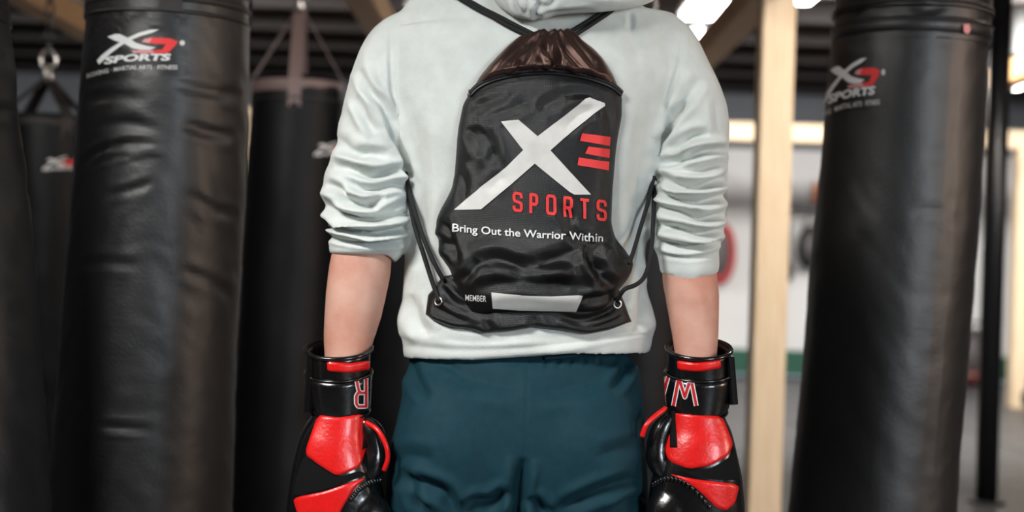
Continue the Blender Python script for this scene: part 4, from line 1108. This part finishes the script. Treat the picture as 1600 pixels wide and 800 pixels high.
# ------------------------------------------------------------------ boxing gloves
def glove(label, sgn, rows, lumps, thumb, cuff, red1, red2, mesh_p, slit, wedge, tabpx, letters, thumb_rim, stitches):
    c = P(rows[-1][0], rows[-1][1] + 20, 2.5)
    g = thing('boxing_glove', label, 'boxing glove', (c.x, c.y, c.z), 'pair of boxing gloves')
    mb = MB(); chain(mb, rows, n=50, seg=40, ex=2.2)
    for px, py, Y, rx, ry, rz in lumps: mb.ellipsoid(P(px, py, Y), rx, ry, rz, 24, 14)
    V, Fc = remesh(mb, 0.0042, 4)
    gb_ = obj('padding', V, Fc, m_gblack, g); bv = bvh_of(V, Fc)
    mb = MB(); chain(mb, thumb, n=30, seg=28)
    Vt, Ft = remesh(mb, 0.0035, 3)
    th = obj('thumb', Vt, Ft, m_gblack, g)
    rim = [P(*p) for p in spline(thumb_rim, 30)]
    MB().tube(rim, 0.0045, 10).build('thumb_piping', m_gred, th)
    # cuff: open tube, tilted mouth
    rr = []
    for y, px, rx, ry, tilt, fl in cuff:
        ring = []
        for k in range(48):
            a = 2 * math.pi * k / 48
            q = P(px, y, 2.515); ring.append(q + RV * (math.cos(a) * rx * 2.515 / F) + FV * (math.sin(a) * ry) + UV * (math.sin(a) * tilt))
        rr.append(ring)
    mbc = MB().loft(rr, cap=False)
    # make it a solid wall by adding the inner surface
    inner = []
    for ring in rr:
        c0_ = sum(ring, Vector()) / len(ring); inner.append([c0_ + (p - c0_) * 0.86 for p in ring])
    mbc = MB().loft(rr + inner[::-1], cap=False, closed_len=True)
    me = fix_normals(mbc.v, mbc.f); Fq = [tuple(p.vertices) for p in me.polygons]; bpy.data.meshes.remove(me)
    cf = obj('cuff', mbc.v, Fq, m_gblack, g); bvc = bvh_of(mbc.v, Fq)
    MB().tube(rr[-1], 0.0042, 10, closed=True).build('cuff_piping', m_piping, cf)
    # wrist strap
    def ring_at(y, grow, tl):
        tab = np.array([(c_[0], c_[1], c_[2], c_[3], c_[4]) for c_ in cuff][::-1], float)
        px, rx, ry, _ = [np.interp(y, tab[:, 0], tab[:, k]) for k in (1, 2, 3, 4)]
        return [P(px, y, 2.515) + RV * (math.cos(a) * (rx * 2.515 / F + grow)) + FV * (math.sin(a) * (ry + grow)) + UV * (math.sin(a) * tl) for a in np.linspace(0, 2 * math.pi, 48, endpoint=False)]
    s0, s1 = 582, 642
    outer = [ring_at(s0 + (s1 - s0) * k / 6, 0.0045, 0.012) for k in range(7)]
    inn = [ring_at(s0 + (s1 - s0) * k / 6, 0.0, 0.012) for k in range(7)]
    mbs = MB().loft(outer + inn[::-1], cap=False, closed_len=True)
    me = fix_normals(mbs.v, mbs.f); Fq = [tuple(p.vertices) for p in me.polygons]; bpy.data.meshes.remove(me)
    stp = obj('wrist_strap', mbs.v, Fq, m_gblack, g); bvs = bvh_of(mbs.v, Fq)
    for ring in (outer[0], outer[-1]): MB().tube(ring, 0.0024, 8, closed=True).build('strap_piping', m_piping, stp)
    # strap tab at the outer side
    mbt = MB()
    q0 = P(tabpx[0], tabpx[1], 2.505); q1 = P(tabpx[2], tabpx[3], 2.505)
    mbt.beam(q0, q1, 0.014, 0.055, 0.004); mbt.build('strap_tab', m_gblack, stp, False)
    # panels
    decal('red_panel', [chaikin(red1)], bv, 0.0012, m_gred, g, 2.6, puff=0.0030, edge=5)
    decal('red_panel', [chaikin(red2)], bv, 0.0012, m_gred, g, 2.6, puff=0.0030, edge=5)
    decal('mesh_panel', [chaikin(mesh_p)], bv, 0.0007, m_gmatte, g, 3.0)
    bvr = bvh_of(V, Fc)
    decal('lace_slit', [slit], bv, 0.0046, m_gmatte, g, 3.0, puff=0.002, edge=3)
    decal('red_wedge', [chaikin(wedge, 1)], bvc, 0.0012, m_gred, cf, 2.5, puff=0.003, edge=4)
    for name, lines, wd in letters:
        decal('printed_letter', stroke_polys(lines, wd + 3.2), bvs, 0.0012, m_print, stp, 3.0)
        decal('printed_letter_fill', stroke_polys(lines, wd), bvs, 0.0018, m_gred_dark, stp, 3.0)
    sm_ = MB()
    for p in spline(stitches, 16):
        loc, nr = cast(bv, p[0], p[1]); sm_.ellipsoid(loc + nr * 0.0015, .0036, .003, .0055, 8, 6)
    so_ = sm_.build('puckered_seam', m_gblack, g); so_['kind'] = 'stuff'
    return g

def rot_letter(ch, x0, x1, y0, y1):
    # letter turned upside down: x mirrored and y mirrored
    return [[(x1 - p[0] * (x1 - x0), y0 + p[1] * (y1 - y0)) for p in ln] for ln in LET[ch]]
rowsL = [(531, 606, 38, .040, 2.515), (530, 650, 41, .044, 2.51), (524, 680, 51, .049, 2.508), (520, 705, 58, .053, 2.505), (521, 740, 68, .058, 2.505), (524, 775, 76, .062, 2.508), (526, 815, 79, .064, 2.51), (532, 850, 72, .062, 2.515), (538, 878, 52, .05, 2.52), (540, 892, 28, .03, 2.52)]
glove('red and black boxing glove with upside-down letter R on the strap', -1, rowsL,
      [(574, 812, 2.482, .044, .034, .050), (548, 832, 2.475, .05, .03, .035)],
      [(566, 655, 10, .014, 2.50), (580, 674, 19, .020, 2.497), (587, 700, 19, .022, 2.495), (584, 728, 18, .022, 2.49), (572, 752, 12, .016, 2.488)],
      [(650, 533, 38, .043, .004, 0), (635, 531, 44, .047, .008, 0), (600, 529, 48, .050, .010, 0), (572, 529, 49, .051, .012, 0), (552, 529, 50, .052, .014, 0), (545, 529, 51, .053, .015, 0)],
      [(497, 648), (530, 652), (569, 644), (575, 663), (572, 702), (561, 731), (527, 744), (499, 727), (476, 709)],
      [(458, 778), (510, 767), (572, 745), (553, 764), (538, 788), (520, 822), (500, 850), (478, 845), (466, 806)],
      [(475, 712), (499, 730), (527, 747), (562, 735), (574, 742), (510, 764), (458, 775), (463, 745)],
      [(567, 661), (571, 660), (569, 700), (563, 704)],
      [(511, 564), (545, 568), (577, 563), (577, 577), (545, 583), (512, 580)],
      (489, 556, 484, 642),
      [('R', rot_letter('R', 556, 571, 594, 635), 3.8)],
      [(572, 660, 2.485), (590, 672, 2.468), (603, 695, 2.46), (606, 716, 2.462), (600, 735, 2.466)],
      [(548, 780), (558, 768), (570, 758), (585, 752), (600, 750)])
rowsR = [(1092, 606, 38, .040, 2.515), (1090, 650, 42, .044, 2.51), (1092, 680, 52, .049, 2.508), (1092, 705, 59, .053, 2.505), (1090, 740, 69, .058, 2.505), (1088, 775, 74, .062, 2.508), (1087, 815, 76, .064, 2.51), (1082, 850, 70, .062, 2.515), (1078, 878, 52, .05, 2.52), (1076, 892, 28, .03, 2.52)]
glove('red and black boxing glove with upside-down letter W on the strap', 1, rowsR,
      [(1052, 806, 2.482, .050, .036, .056), (1075, 836, 2.475, .055, .03, .035)],
      [(1050, 648, 10, .014, 2.50), (1036, 668, 17, .020, 2.497), (1028, 695, 18, .022, 2.495), (1029, 722, 18, .022, 2.49), (1042, 746, 12, .016, 2.488)],
      [(650, 1089, 39, .043, .004, 0), (635, 1090, 45, .047, .008, 0), (600, 1092, 49, .050, .010, 0), (572, 1092, 49, .051, .012, 0), (552, 1092, 49, .052, .014, 0), (545, 1092, 50, .053, .015, 0)],
      [(1042, 640), (1070, 646), (1128, 650), (1145, 694), (1137, 712), (1112, 727), (1077, 733), (1046, 721), (1036, 695), (1039, 660)],
      [(1046, 740), (1087, 749), (1155, 757), (1148, 786), (1134, 798), (1119, 793), (1100, 774), (1085, 761), (1062, 748)],
      [(1046, 726), (1077, 737), (1112, 731), (1138, 716), (1148, 700), (1157, 750), (1120, 750), (1087, 745)],
      [(1051, 642), (1058, 641), (1060, 700), (1049, 700)],
      [(1058, 563), (1090, 567), (1126, 561), (1126, 575), (1092, 581), (1060, 578)],
      (1138, 556, 1144, 630),
      [('W', rot_letter('W', 1053, 1088, 590, 632), 4.2), ('A', rot_letter('A', 1026, 1045, 590, 624), 3.8)],
      [(1040, 638, 2.485), (1024, 650, 2.468), (1010, 664, 2.46), (1003, 682, 2.462)],
      [(1022, 758), (1032, 752), (1045, 748), (1060, 750), (1075, 758), (1092, 774), (1108, 792)])
